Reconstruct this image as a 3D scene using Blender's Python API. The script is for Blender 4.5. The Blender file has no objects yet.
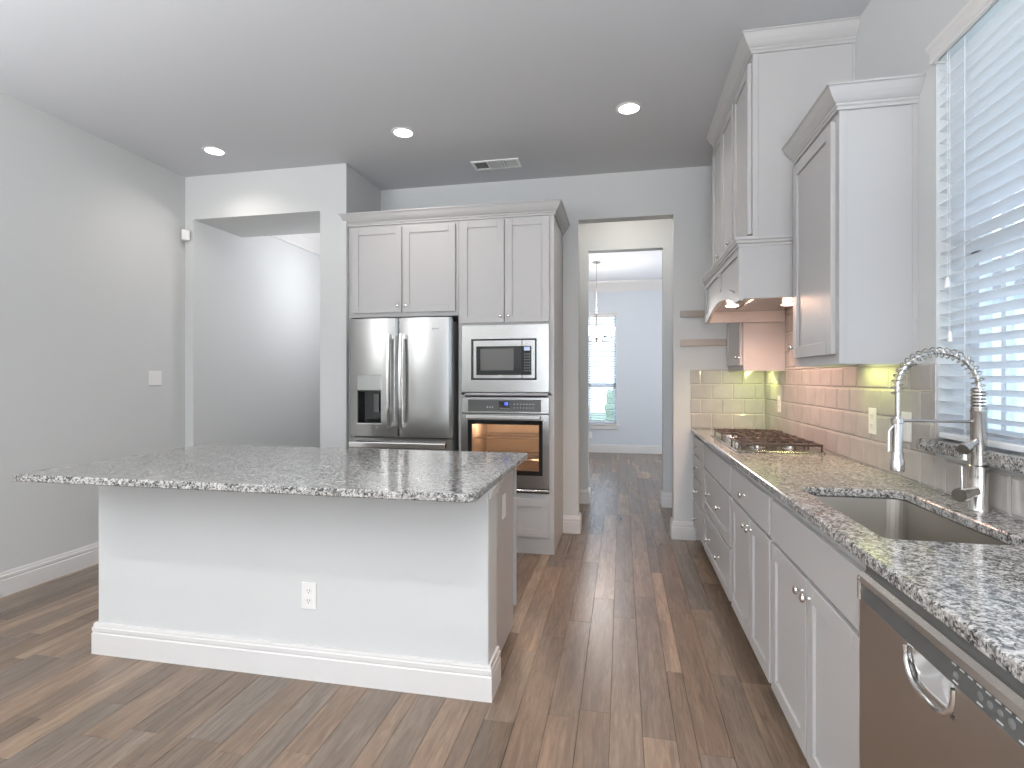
import bpy, bmesh, math, random
from mathutils import Vector, Matrix

random.seed(7)
SC = bpy.context.scene
COL = SC.collection
R = math.radians

# ------------------------------------------------------------------ camera, world, big lights, exposure
YAW = math.atan2(110, 540)
cam_d = bpy.data.cameras.new('camera')
cam = bpy.data.objects.new('camera', cam_d)
COL.objects.link(cam)
cam.location = (0, 0, 1.32)
cam.rotation_euler = (math.pi / 2, 0, YAW)
cam_d.sensor_width = 36
cam_d.lens = 36 * 540 / 1024
cam_d.shift_y = -5 / 1024
cam_d.clip_start = .02
SC.camera = cam

SC.view_settings.view_transform = 'Standard'
SC.view_settings.look = 'None'
SC.view_settings.gamma = 1
SC.view_settings.use_curve_mapping = False
SC.view_settings.exposure = 0.28
SC.cycles.use_denoising = True
SC.cycles.max_bounces = 8
SC.cycles.diffuse_bounces = 6
SC.cycles.sample_clamp_indirect = 4

world = bpy.data.worlds.new('daylight')
SC.world = world
world.use_nodes = True
wb = world.node_tree.nodes['Background']
wb.inputs[0].default_value = (.72, .84, 1.0, 1)
wb.inputs[1].default_value = 3.6


def area(name, loc, rot, sx, sy, power, color, spread=180):
    l = bpy.data.lights.new(name, 'AREA')
    l.shape = 'RECTANGLE'; l.size = sx; l.size_y = sy
    l.energy = power; l.color = color; l.spread = R(spread)
    o = bpy.data.objects.new(name, l); COL.objects.link(o)
    o.location = loc; o.rotation_euler = rot
    return o


def spot(name, loc, power, color, angle=120, blend=1.0, radius=.05, rot=(0, 0, 0)):
    l = bpy.data.lights.new(name, 'SPOT')
    l.energy = power; l.color = color; l.spot_size = R(angle); l.spot_blend = blend
    l.shadow_soft_size = radius
    o = bpy.data.objects.new(name, l); COL.objects.link(o)
    o.location = loc; o.rotation_euler = rot
    return o


# added fill lights at the unseen rear windows; daylight portals at windows in view
for _x in (-.95, -.10, .75):
    area('rear_fill', (_x, -4.45, 1.62), (R(90), 0, 0), .38, 2.1, 27, (.88, .94, 1.0))
for _l, _r, _w, _h in (((1.30, 1.518, 1.8), (0, R(90), 0), 1.45, 1.5), ((-.575, 10.0, 1.5), (R(-90), 0, 0), 1.0, 2.0)):
    _o = area('window_portal', _l, _r, _w, _h, 1, (1, 1, 1)); _o.data.cycles.is_portal = True
# added unseen fill lights, aimed up at the ceiling behind the camera
area('bounce_fill', (-.15, -1.6, 1.55), (R(180), 0, 0), 1.9, 2.2, 165, (.97, .985, 1.0), 170)
area('bounce_fill', (-3.1, -1.2, 1.55), (R(180), 0, 0), .8, 2.4, 270, (.97, .985, 1.0), 170)
area('dining_side_fill', (2.46, 7.9, 1.5), (0, R(90), 0), 1.6, 1.8, 46, (.82, .90, 1.0))  # added fill light; the dining side wall has no window here

# ------------------------------------------------------------------ measures
CEIL = 3.06
XL, XR, YB = -3.69, 1.121, 4.64
YS = 4.0            # face of the left-hand wall block
CT = .918           # worktop height
TH = .030

# ------------------------------------------------------------------ materials


def nt(name):
    m = bpy.data.materials.new(name); m.use_nodes = True
    t = m.node_tree
    return m, t, t.nodes['Principled BSDF']


def mat(name, col, rough=.5, metal=0.0, spec=.5, coat=0.0, bump=0.0, bscale=200, emit=None, estr=0, aniso=0):
    m, t, p = nt(name)
    p.inputs['Base Color'].default_value = (*col, 1)
    p.inputs['Roughness'].default_value = rough
    p.inputs['Metallic'].default_value = metal
    p.inputs['Specular IOR Level'].default_value = spec
    p.inputs['Coat Weight'].default_value = coat
    if emit:
        p.inputs['Emission Color'].default_value = (*emit, 1)
        p.inputs['Emission Strength'].default_value = estr
    tc = t.nodes.new('ShaderNodeTexCoord')
    n = t.nodes.new('ShaderNodeTexNoise'); n.inputs['Scale'].default_value = bscale
    n.inputs['Detail'].default_value = 4
    t.links.new(tc.outputs['Object'], n.inputs['Vector'])
    if bump:
        b = t.nodes.new('ShaderNodeBump'); b.inputs['Strength'].default_value = bump
        b.inputs['Distance'].default_value = .002
        t.links.new(n.outputs['Fac'], b.inputs['Height']); t.links.new(b.outputs[0], p.inputs['Normal'])
    return m


def wallmat(name, col):
    return mat(name, col, .75, bump=.25, bscale=90, spec=.25)


def steel(name, col=(.62, .61, .60), rough=.25, axis='X', aniso=.6):
    m, t, p = nt(name)
    p.inputs['Base Color'].default_value = (*col, 1)
    p.inputs['Metallic'].default_value = 1
    p.inputs['Anisotropic'].default_value = aniso
    tg = t.nodes.new('ShaderNodeTangent'); tg.direction_type = 'RADIAL'; tg.axis = 'Z'
    t.links.new(tg.outputs[0], p.inputs['Tangent'])
    tc = t.nodes.new('ShaderNodeTexCoord'); mp = t.nodes.new('ShaderNodeMapping')
    mp.inputs['Scale'].default_value = (2, 2, 900)
    n = t.nodes.new('ShaderNodeTexNoise'); n.inputs['Scale'].default_value = 1; n.inputs['Detail'].default_value = 3
    t.links.new(tc.outputs['Object'], mp.inputs[0]); t.links.new(mp.outputs[0], n.inputs['Vector'])
    mr = t.nodes.new('ShaderNodeMapRange')
    mr.inputs['To Min'].default_value = rough - .02; mr.inputs['To Max'].default_value = rough + .03
    t.links.new(n.outputs['Fac'], mr.inputs[0]); t.links.new(mr.outputs[0], p.inputs['Roughness'])
    return m


def granite(name):
    m, t, p = nt(name)
    L = t.links.new
    tc = t.nodes.new('ShaderNodeTexCoord')
    v1 = t.nodes.new('ShaderNodeTexVoronoi'); v1.inputs['Scale'].default_value = 215
    v2 = t.nodes.new('ShaderNodeTexVoronoi'); v2.inputs['Scale'].default_value = 85
    n1 = t.nodes.new('ShaderNodeTexNoise'); n1.inputs['Scale'].default_value = 55; n1.inputs['Detail'].default_value = 6
    n1.inputs['Roughness'].default_value = .7
    n2 = t.nodes.new('ShaderNodeTexNoise'); n2.inputs['Scale'].default_value = 9; n2.inputs['Detail'].default_value = 3
    for n in (v1, v2, n1, n2): L(tc.outputs['Object'], n.inputs['Vector'])
    # cell random value mixed with noise picks the mineral
    s1 = t.nodes.new('ShaderNodeSeparateColor'); L(v1.outputs['Color'], s1.inputs[0])
    s2 = t.nodes.new('ShaderNodeSeparateColor'); L(v2.outputs['Color'], s2.inputs[0])
    a = t.nodes.new('ShaderNodeMath'); a.operation = 'MULTIPLY_ADD'; a.inputs[1].default_value = .42
    L(s1.outputs[0], a.inputs[0])
    b = t.nodes.new('ShaderNodeMath'); b.operation = 'MULTIPLY'; b.inputs[1].default_value = .28
    L(s2.outputs[1], b.inputs[0])
    c = t.nodes.new('ShaderNodeMath'); c.operation = 'MULTIPLY_ADD'; c.inputs[1].default_value = .62
    L(n1.outputs['Fac'], c.inputs[0]); L(b.outputs[0], c.inputs[2]); L(c.outputs[0], a.inputs[2])
    r = t.nodes.new('ShaderNodeValToRGB'); r.color_ramp.interpolation = 'LINEAR'
    e = r.color_ramp.elements
    e[0].position = .40; e[0].color = (.035, .035, .037, 1)
    e[1].position = .92; e[1].color = (.58, .57, .55, 1)
    for pos, col in ((.48, (.075, .075, .078, 1)), (.56, (.17, .168, .165, 1)), (.65, (.285, .282, .275, 1)), (.78, (.42, .413, .40, 1))):
        x = r.color_ramp.elements.new(pos); x.color = col
    L(a.outputs[0], r.inputs[0])
    mx = t.nodes.new('ShaderNodeMix'); mx.data_type = 'RGBA'; mx.blend_type = 'MULTIPLY'; mx.inputs[0].default_value = .35
    r2 = t.nodes.new('ShaderNodeValToRGB')
    r2.color_ramp.elements[0].position = .35; r2.color_ramp.elements[0].color = (.78, .78, .80, 1)
    r2.color_ramp.elements[1].position = .65; r2.color_ramp.elements[1].color = (1.0, .97, .91, 1)
    L(n2.outputs['Fac'], r2.inputs[0]); L(r.outputs[0], mx.inputs[6]); L(r2.outputs[0], mx.inputs[7])
    L(mx.outputs[2], p.inputs['Base Color'])
    p.inputs['Roughness'].default_value = .12
    p.inputs['Specular IOR Level'].default_value = .6
    return m


def woodfloor(name):
    m, t, p = nt(name)
    L = t.links.new
    at = t.nodes.new('ShaderNodeAttribute'); at.attribute_name = 'plank'
    s = t.nodes.new('ShaderNodeSeparateColor'); L(at.outputs['Color'], s.inputs[0])
    tc = t.nodes.new('ShaderNodeTexCoord')
    # offset every board's grain
    cm = t.nodes.new('ShaderNodeVectorMath'); cm.operation = 'SCALE'; cm.inputs['Scale'].default_value = 37
    L(at.outputs['Color'], cm.inputs[0])
    ad = t.nodes.new('ShaderNodeVectorMath'); L(tc.outputs['Object'], ad.inputs[0]); L(cm.outputs[0], ad.inputs[1])
    mp = t.nodes.new('ShaderNodeMapping'); mp.inputs['Scale'].default_value = (1, .09, 1)
    L(ad.outputs[0], mp.inputs[0])
    n = t.nodes.new('ShaderNodeTexNoise'); n.inputs['Scale'].default_value = 55; n.inputs['Detail'].default_value = 8
    n.inputs['Roughness'].default_value = .65; n.inputs['Distortion'].default_value = 1.2
    L(mp.outputs[0], n.inputs['Vector'])
    n3 = t.nodes.new('ShaderNodeTexNoise'); n3.inputs['Scale'].default_value = 9; n3.inputs['Detail'].default_value = 3
    n3.inputs['Distortion'].default_value = 2
    L(mp.outputs[0], n3.inputs['Vector'])
    r = t.nodes.new('ShaderNodeValToRGB')          # tone of the board
    e = r.color_ramp.elements
    e[0].position = 0; e[0].color = (.140, .108, .082, 1)
    e[1].position = 1; e[1].color = (.295, .222, .160, 1)
    for pos, col in ((.3, (.200, .142, .102, 1)), (.55, (.180, .148, .120, 1)), (.8, (.250, .178, .126, 1))):
        x = e.new(pos); x.color = col
    L(s.outputs[0], r.inputs[0])
    g = t.nodes.new('ShaderNodeValToRGB')          # grain
    g.color_ramp.elements[0].position = .30; g.color_ramp.elements[0].color = (.62, .60, .58, 1)
    g.color_ramp.elements[1].position = .68; g.color_ramp.elements[1].color = (1.16, 1.14, 1.12, 1)
    L(n.outputs['Fac'], g.inputs[0])
    g2 = t.nodes.new('ShaderNodeValToRGB')
    g2.color_ramp.elements[0].position = .35; g2.color_ramp.elements[0].color = (.80, .80, .82, 1)
    g2.color_ramp.elements[1].position = .65; g2.color_ramp.elements[1].color = (1.12, 1.08, 1.05, 1)
    L(n3.outputs['Fac'], g2.inputs[0])
    m1 = t.nodes.new('ShaderNodeMix'); m1.data_type = 'RGBA'; m1.blend_type = 'MULTIPLY'; m1.inputs[0].default_value = .9
    m2 = t.nodes.new('ShaderNodeMix'); m2.data_type = 'RGBA'; m2.blend_type = 'MULTIPLY'; m2.inputs[0].default_value = .9
    L(r.outputs[0], m1.inputs[6]); L(g.outputs[0], m1.inputs[7])
    L(m1.outputs[2], m2.inputs[6]); L(g2.outputs[0], m2.inputs[7])
    L(m2.outputs[2], p.inputs['Base Color'])
    b = t.nodes.new('ShaderNodeBump'); b.inputs['Strength'].default_value = .25; b.inputs['Distance'].default_value = .001
    L(n.outputs['Fac'], b.inputs['Height']); L(b.outputs[0], p.inputs['Normal'])
    p.inputs['Roughness'].default_value = .27
    p.inputs['Specular IOR Level'].default_value = .55
    return m


def tinted_glass(name, tint, refl=.08, rough=.02):
    m = bpy.data.materials.new(name); m.use_nodes = True
    t = m.node_tree; t.nodes.clear()
    o = t.nodes.new('ShaderNodeOutputMaterial'); mx = t.nodes.new('ShaderNodeMixShader')
    tr = t.nodes.new('ShaderNodeBsdfTransparent'); tr.inputs[0].default_value = (*tint, 1)
    gl = t.nodes.new('ShaderNodeBsdfGlossy'); gl.inputs['Roughness'].default_value = rough
    lw = t.nodes.new('ShaderNodeLayerWeight'); lw.inputs[0].default_value = .5
    pw = t.nodes.new('ShaderNodeMath'); pw.operation = 'POWER'; pw.inputs[1].default_value = 5
    t.links.new(lw.outputs['Facing'], pw.inputs[0])
    ma = t.nodes.new('ShaderNodeMath'); ma.operation = 'MULTIPLY_ADD'; ma.inputs[1].default_value = .8; ma.inputs[2].default_value = refl * .6
    t.links.new(pw.outputs[0], ma.inputs[0]); t.links.new(ma.outputs[0], mx.inputs[0])
    t.links.new(tr.outputs[0], mx.inputs[1]); t.links.new(gl.outputs[0], mx.inputs[2])
    t.links.new(mx.outputs[0], o.inputs[0])
    return m


def tilemat(name):
    m, t, p = nt(name)
    tc = t.nodes.new('ShaderNodeTexCoord')
    n = t.nodes.new('ShaderNodeTexNoise'); n.inputs['Scale'].default_value = 7; n.inputs['Detail'].default_value = 3
    t.links.new(tc.outputs['Object'], n.inputs['Vector'])
    r = t.nodes.new('ShaderNodeValToRGB')
    r.color_ramp.elements[0].position = .3; r.color_ramp.elements[0].color = (.385, .355, .335, 1)
    r.color_ramp.elements[1].position = .7; r.color_ramp.elements[1].color = (.45, .42, .40, 1)
    t.links.new(n.outputs['Fac'], r.inputs[0]); t.links.new(r.outputs[0], p.inputs['Base Color'])
    p.inputs['Roughness'].default_value = .12
    b = t.nodes.new('ShaderNodeBump'); b.inputs['Strength'].default_value = .15; b.inputs['Distance'].default_value = .004
    n2 = t.nodes.new('ShaderNodeTexNoise'); n2.inputs['Scale'].default_value = 14
    t.links.new(tc.outputs['Object'], n2.inputs['Vector'])
    t.links.new(n2.outputs['Fac'], b.inputs['Height']); t.links.new(b.outputs[0], p.inputs['Normal'])
    return m


M = dict(
    wall=wallmat('wall_paint', (.585, .592, .588)),
    ceil=wallmat('ceiling_paint', (.56, .57, .59)),
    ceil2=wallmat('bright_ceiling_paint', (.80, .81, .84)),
    trim=mat('white_trim_paint', (.67, .655, .645), .35, bump=.05, bscale=60),
    cab=mat('cabinet_paint', (.45, .44, .436), .38, bump=.08, bscale=40),
    knob=mat('satin_nickel', (.72, .69, .66), .25, 1, bump=.02),
    granite=granite('speckled_granite'),
    floor=woodfloor('brown_hardwood'),
    groove=mat('board_joint', (.05, .038, .03), .6, bump=.1),
    tile=tilemat('glossy_taupe_tile'),
    grout=mat('pale_grout', (.60, .57, .54), .8, bump=.3, bscale=300),
    steel=steel('brushed_stainless', (.42, .415, .405), .21, aniso=.35),
    steel_d=steel('dark_brushed_stainless', (.52, .48, .445), .32),
    chrome=mat('bright_steel', (.80, .79, .78), .16, 1, bump=.02),
    nickel=mat('brushed_nickel', (.60, .575, .55), .26, 1, bump=.05, bscale=300),
    fside=mat('grey_side_panel', (.30, .30, .30), .45, .3, bump=.05),
    black=mat('black_plastic', (.012, .012, .013), .35, bump=.03),
    gblack=mat('gloss_black_glass', (.010, .011, .012), .06, coat=.3, bump=.0),
    dgrey=mat('dark_grey_panel', (.085, .088, .086), .22, bump=.02),
    iron=mat('cast_iron', (.055, .035, .028), .42, bump=.3, bscale=250),
    plate=mat('white_plastic', (.80, .79, .77), .3, bump=.02),
    slot=mat('dark_slot', (.03, .03, .03), .6, bump=.02),
    blind=mat('white_blind_slat', (.84, .86, .89), .45, bump=.05),
    cord=mat('white_cord', (.75, .77, .80), .8, bump=.2),
    vent=mat('vent_enamel', (.50, .51, .51), .45, bump=.05),
    vdark=mat('vent_interior', (.06, .065, .07), .7, bump=.05),
    lamp=mat('lamp_disc', (1, 1, 1), .5, emit=(1, .96, .90), estr=14),
    hlamp=mat('hood_lamp_disc', (1, 1, 1), .5, emit=(1, .80, .66), estr=4),
    ulamp=mat('under_cabinet_strip', (1, 1, .9), .5, emit=(.95, 1, .45), estr=5),
    shade=mat('frosted_glass_shade', (.95, .95, .95), .4, emit=(1, .97, .93), estr=5),
    oven=mat('oven_enamel', (.30, .22, .16), .40, bump=.1),
    olamp=mat('oven_lamp', (1, .8, .5), .5, emit=(1, .62, .30), estr=20),
    blue=mat('blue_display', (.02, .03, .3), .5, emit=(.12, .18, 1), estr=3),
    mark=mat('panel_lettering', (.55, .56, .56), .5),
    wood=mat('bare_wood', (.36, .31, .27), .3, bump=.3, bscale=50),
    glass=tinted_glass('window_glass', (.93, .96, .97)),
    oglass=tinted_glass('oven_glass', (.80, .76, .72)),
    mglass=mat('microwave_window', (.13, .13, .125), .10, bump=.02),
    disp=mat('dispenser_panel', (.42, .43, .41), .18, .6, bump=.02),
    vinyl=mat('window_vinyl', (.70, .74, .80), .4, bump=.03),
    siding=mat('neighbour_siding', (.72, .78, .86), .8, bump=.3),
    ground=mat('outdoor_ground', (.20, .26, .17), .9, bump=.3),
    leaf=mat('leaf_green', (.30, .42, .27), .7, bump=.3),
)

# ------------------------------------------------------------------ mesh builder


def ident(u, v, w): return (u, v, w)


class MB:
    def __init__(s, f=None):
        s.v = []; s.f = []; s.sm = []; s.map = f

    def add(s, vs, fs, smooth=False, raw=False):
        o = len(s.v)
        s.v += [Vector(s.map(*p)) if (s.map and not raw) else Vector(p) for p in vs]
        s.f += [[i + o for i in f] for f in fs]; s.sm += [smooth] * len(fs)

    def box(s, x0, x1, y0, y1, z0, z1, bev=0):
        x0, x1 = sorted((x0, x1)); y0, y1 = sorted((y0, y1)); z0, z1 = sorted((z0, z1))
        if bev <= 0:
            s.add([(x0, y0, z0), (x1, y0, z0), (x1, y1, z0), (x0, y1, z0), (x0, y0, z1), (x1, y0, z1), (x1, y1, z1), (x0, y1, z1)],
                  [(0, 3, 2, 1), (4, 5, 6, 7), (0, 1, 5, 4), (1, 2, 6, 5), (2, 3, 7, 6), (3, 0, 4, 7)])
            return
        b = bmesh.new(); bmesh.ops.create_cube(b, size=1)
        for v in b.verts:
            v.co = ((x0 + x1) / 2 + v.co.x * (x1 - x0), (y0 + y1) / 2 + v.co.y * (y1 - y0), (z0 + z1) / 2 + v.co.z * (z1 - z0))
        bmesh.ops.bevel(b, geom=b.edges[:], offset=min(bev, .45 * min(x1 - x0, y1 - y0, z1 - z0)), segments=2, profile=.5, affect='EDGES')
        b.verts.index_update()
        s.add([tuple(v.co) for v in b.verts], [[v.index for v in f.verts] for f in b.faces]); b.free()

    def prism(s, poly, axis, a, b):
        """poly of 2-D points extruded along axis ('x','y','z') from a to b"""
        def p3(p, t):
            return {'x': (t, p[0], p[1]), 'y': (p[0], t, p[1]), 'z': (p[0], p[1], t)}[axis]
        n = len(poly)
        s.add([p3(p, a) for p in poly] + [p3(p, b) for p in poly],
              [list(range(n))[::-1], list(range(n, 2 * n))] + [[i, (i + 1) % n, n + (i + 1) % n, n + i] for i in range(n)])

    def lathe(s, c, prof, axis='z', n=24, smooth=True):
        """prof: (radius, along) pairs, axis 'x','y','z'"""
        vs = []; fs = []
        for r, h in prof:
            for k in range(n):
                a = 2 * math.pi * k / n; p, q = r * math.cos(a), r * math.sin(a)
                d = {'z': (p, q, h), 'x': (h, p, q), 'y': (p, h, q)}[axis]
                vs.append((c[0] + d[0], c[1] + d[1], c[2] + d[2]))
        m = len(prof)
        for i in range(m - 1):
            for k in range(n):
                fs.append([i * n + k, i * n + (k + 1) % n, (i + 1) * n + (k + 1) % n, (i + 1) * n + k])
        if prof[0][0] > 1e-5: fs.append(list(range(n))[::-1])
        if prof[-1][0] > 1e-5: fs.append([(m - 1) * n + k for k in range(n)])
        s.add(vs, fs, smooth)

    def tube(s, pts, r, n=10, closed=False, smooth=True):
        P = [Vector(p) for p in pts]; m = len(P)
        rr = r if isinstance(r, (list, tuple)) else [r] * m
        up = None; vs = []; fs = []
        for i in range(m):
            t = (P[min(i + 1, m - 1)] - P[max(i - 1, 0)]).normalized()
            if up is None:
                up = Vector((0, 0, 1)) if abs(t.z) < .9 else Vector((1, 0, 0))
            u = (up - t * up.dot(t)).normalized(); w = t.cross(u); up = u
            for k in range(n):
                a = 2 * math.pi * k / n
                vs.append(tuple(P[i] + (u * math.cos(a) + w * math.sin(a)) * rr[i]))
        for i in range(m - 1):
            for k in range(n):
                fs.append([i * n + k, i * n + (k + 1) % n, (i + 1) * n + (k + 1) % n, (i + 1) * n + k])
        fs.append(list(range(n))[::-1]); fs.append([(m - 1) * n + k for k in range(n)])
        s.add(vs, fs, smooth)

    def sweep(s, path, prof, closed=False):
        """prof (out, z) polygon; path of (x, y) points; out = right-hand side of travel; mitred corners"""
        P = [Vector(p) for p in path]; n = len(P); k = len(prof)
        vs = []
        for i in range(n):
            def nr(a, b):
                d = (b - a).normalized(); return Vector((d.y, -d.x))
            if closed:
                n1 = nr(P[i - 1], P[i]); n2 = nr(P[i], P[(i + 1) % n])
            else:
                n1 = nr(P[i - 1], P[i]) if i else nr(P[0], P[1])
                n2 = nr(P[i], P[i + 1]) if i < n - 1 else n1
            m = (n1 + n2); m = m / max(1e-6, m.dot(n1)) if m.length > 1e-6 else n1
            for o, z in prof: vs.append((P[i].x + m.x * o, P[i].y + m.y * o, z))
        fs = []
        for i in range(n if closed else n - 1):
            j = (i + 1) % n
            for q in range(k):
                fs.append([i * k + q, i * k + (q + 1) % k, j * k + (q + 1) % k, j * k + q])
        if not closed:
            fs.append(list(range(k))); fs.append([(n - 1) * k + q for q in range(k)][::-1])
        s.add(vs, fs)

    def build(s, name, material, parent=None, recalc=True):
        root = parent
        off = Vector((0, 0, 0))
        while root is not None:
            off += Vector(root.location); root = root.parent
        me = bpy.data.meshes.new(name)
        me.from_pydata([tuple(v - off) for v in s.v], [], s.f)
        for p, sm in zip(me.polygons, s.sm): p.use_smooth = sm
        if recalc:
            b = bmesh.new(); b.from_mesh(me); bmesh.ops.recalc_face_normals(b, faces=b.faces[:]); b.to_mesh(me); b.free()
        me.materials.append(material)
        if any(s.sm): me.set_sharp_from_angle(angle=R(38))
        o = bpy.data.objects.new(name, me); COL.objects.link(o)
        o.parent = parent
        return o


def thing(name, label, cat, loc=(0, 0, 0), group=None):
    o = bpy.data.objects.new(name, None); COL.objects.link(o)
    o.location = loc; o.empty_display_size = .1
    o['label'] = label; o['category'] = cat
    if group: o['group'] = group
    return o


def tag(o, label, cat, group=None):
    o['label'] = label; o['category'] = cat
    if group: o['group'] = group
    return o


def struct(o):
    o['kind'] = 'structure'; return o


def parts_of(o):
    return [c for c in COL.objects if c.parent == o]


def copy_tree(o, parent=None):
    c = o.copy(); COL.objects.link(c); c.parent = parent
    for ch in parts_of(o): copy_tree(ch, c)
    return c


# ------------------------------------------------------------------ floor of boards, one mesh
def build_floor():
    rnd = random.Random(3)
    vs, fs, cols = [], [], []
    x = -4.0; X1 = 2.6; Y0, Y1 = -5.2, 10.0
    ws = (.070, .120, .155, .120)
    prev = None
    g = .0012
    while x < X1:
        w = rnd.choice([q for q in ws if q != prev or q == .120]); prev = w
        y = Y0 - rnd.random() * .9
        while y < Y1:
            l = rnd.uniform(.45, 1.35)
            a, b, c, d = x, x + w, y, y + l
            o = len(vs)
            vs += [(a, c, -.003), (b, c, -.003), (b, d, -.003), (a, d, -.003),
                   (a + g, c + g, 0), (b - g, c + g, 0), (b - g, d - g, 0), (a + g, d - g, 0)]
            fs += [(o + 4, o + 5, o + 6, o + 7), (o, o + 1, o + 5, o + 4), (o + 1, o + 2, o + 6, o + 5), (o + 2, o + 3, o + 7, o + 6), (o + 3, o, o + 4, o + 7)]
            cl = (rnd.random(), rnd.random(), rnd.random(), 1)
            cols += [cl] * 5
            y += l
        x += w
    o = len(vs)
    vs += [(-4.1, -5.3, -.003), (2.7, -5.3, -.003), (2.7, 10.1, -.003), (-4.1, 10.1, -.003),
           (-4.1, -5.3, -.06), (2.7, -5.3, -.06), (2.7, 10.1, -.06), (-4.1, 10.1, -.06)]
    fs += [(o + 7, o + 6, o + 5, o + 4), (o, o + 1, o + 5, o + 4), (o + 1, o + 2, o + 6, o + 5), (o + 2, o + 3, o + 7, o + 6), (o + 3, o, o + 4, o + 7)]
    cols += [(0, 0, 0, 1)] * 5
    me = bpy.data.meshes.new('floor'); me.from_pydata(vs, [], fs)
    at = me.attributes.new('plank', 'FLOAT_COLOR', 'FACE')
    for i, c in enumerate(cols): at.data[i].color = c
    me.materials.append(M['floor'])
    ob = bpy.data.objects.new('floor', me); COL.objects.link(ob); struct(ob)


build_floor()

# ------------------------------------------------------------------ room shell
m = MB(); m.box(XL - .12, 2.6, -4.6, 4.76, CEIL, CEIL + .12); struct(m.build('ceiling', M['ceil']))
m = MB()
m.box(-3.9, -2.178, 4.76, 8.1, CEIL + .08, CEIL + .2)
m.box(-2.178, 2.7, 4.76, 10.0, CEIL, CEIL + .12)
struct(m.build('ceiling_beyond', M['ceil2']))

m = MB(); m.box(XL - .12, XL, -4.6, 4.0, 0, CEIL); struct(m.build('wall_left', M['wall']))


def bull(mb, pts_box, bev=.012):
    mb.box(*pts_box, bev=bev)


# thick block at the left of the back wall with the wide opening
OX0, OX1, OZ = -3.610, -2.410, 2.69
m = MB()
m.box(XL - .12, OX0, YS, 4.60, 0, OZ)
m.box(OX1, -2.178, YS, YB, 0, OZ)
m.box(XL - .12, -2.178, YS, 4.60, OZ, CEIL)
m.box(-2.3, -2.178, 4.60, YB, OZ, CEIL)
struct(m.build('wall_back_left', M['wall']))
# back wall with the doorway
DX0, DX1, DZ = -.365, .417, 2.68
m = MB()
m.box(-2.178, DX0, YB, YB + .12, 0, CEIL)
m.box(DX1, XR + .14, YB, YB + .12, 0, CEIL)
m.box(DX0, DX1, YB, YB + .12, DZ, CEIL)
struct(m.build('wall_back', M['wall']))
# right wall with the window recess
WY0, WY1, WZ0, WZ1 = .80, 2.235, 1.10, 2.53
m = MB()
m.box(XR, XR + .16, WY1, YB, 0, CEIL)
m.box(XR, XR + .16, -4.6, WY0, 0, CEIL)
m.box(XR, XR + .16, WY0, WY1, 0, WZ0 - .035)
m.box(XR, XR + .16, WY0, WY1, WZ1, CEIL)
struct(m.build('wall_right', M['wall']))
# rear wall behind the camera with narrow windows added and spaced for the fill lights
m = MB()
RX = (XL - .12, -1.15, -.75, -.30, .10, .55, .95, XR + .16)
for k in (0, 2, 4, 6): m.box(RX[k], RX[k + 1], -4.6, -4.48, 0, CEIL)
for k in (1, 3, 5): m.box(RX[k], RX[k + 1], -4.6, -4.48, 0, .55); m.box(RX[k], RX[k + 1], -4.6, -4.48, 2.70, CEIL)
struct(m.build('wall_rear', M['wall']))
for n_, k in enumerate((1, 3, 5)):
    wr = MB(); a, b = RX[k], RX[k + 1]
    for x in (a, b - .04): wr.box(x, x + .04, -4.57, -4.50, .55, 2.70)
    for z_ in (.55, 1.60, 2.66): wr.box(a, b, -4.57, -4.50, z_, z_ + .04)
    struct(wr.build('window_%d' % (n_ + 3), M['trim']))

# space behind the left opening
m = MB()
m.box(-3.73, OX0, 4.60, 8.0, 0, CEIL + .08)
m.box(-3.73, -2.178, 8.0, 8.1, 0, CEIL + .08)
m.box(-2.30, -2.178, 4.76, 8.0, 0, CEIL + .08)
struct(m.build('wall_hall_left', M['wall']))
# passage and second doorway
Y2 = 5.77
m = MB()
m.box(-2.178, -.352, Y2, Y2 + .12, 0, CEIL)
m.box(.414, 2.6, Y2, Y2 + .12, 0, CEIL)
m.box(-.352, .414, Y2, Y2 + .12, 2.677, CEIL)
struct(m.build('wall_passage', M['wall']))
m = MB(); m.box(1.6, 1.7, 4.76, Y2, 0, CEIL); struct(m.build('wall_passage_right', M['wall']))
# dining room
YF = 9.84
FW0, FW1, FZ0, FZ1 = -1.05, -.10, .52, 2.50
m = MB()
m.box(-2.178, FW0, YF, YF + .14, 0, CEIL)
m.box(FW1, 2.6, YF, YF + .14, 0, CEIL)
m.box(FW0, FW1, YF, YF + .14, 0, FZ0)
m.box(FW0, FW1, YF, YF + .14, FZ1, CEIL)
struct(m.build('wall_dining_far', wallmat('dining_wall_paint', (.60, .63, .67))))
m = MB(); m.box(2.5, 2.6, Y2 + .12, YF, 0, CEIL); m.box(-2.178, -2.1, 8.0, YF, 0, CEIL); struct(m.build('wall_dining_side', M['wall']))

# baseboards
BP = [(0, 0), (.018, 0), (.018, .098), (.014, .104), (.017, .110), (.017, .126), (.012, .131), (.013, .136), (.010, .147), (0, .147)]


def base(name, path):
    mb = MB(); mb.sweep(path, BP); struct(mb.build(name, M['trim']))


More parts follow.
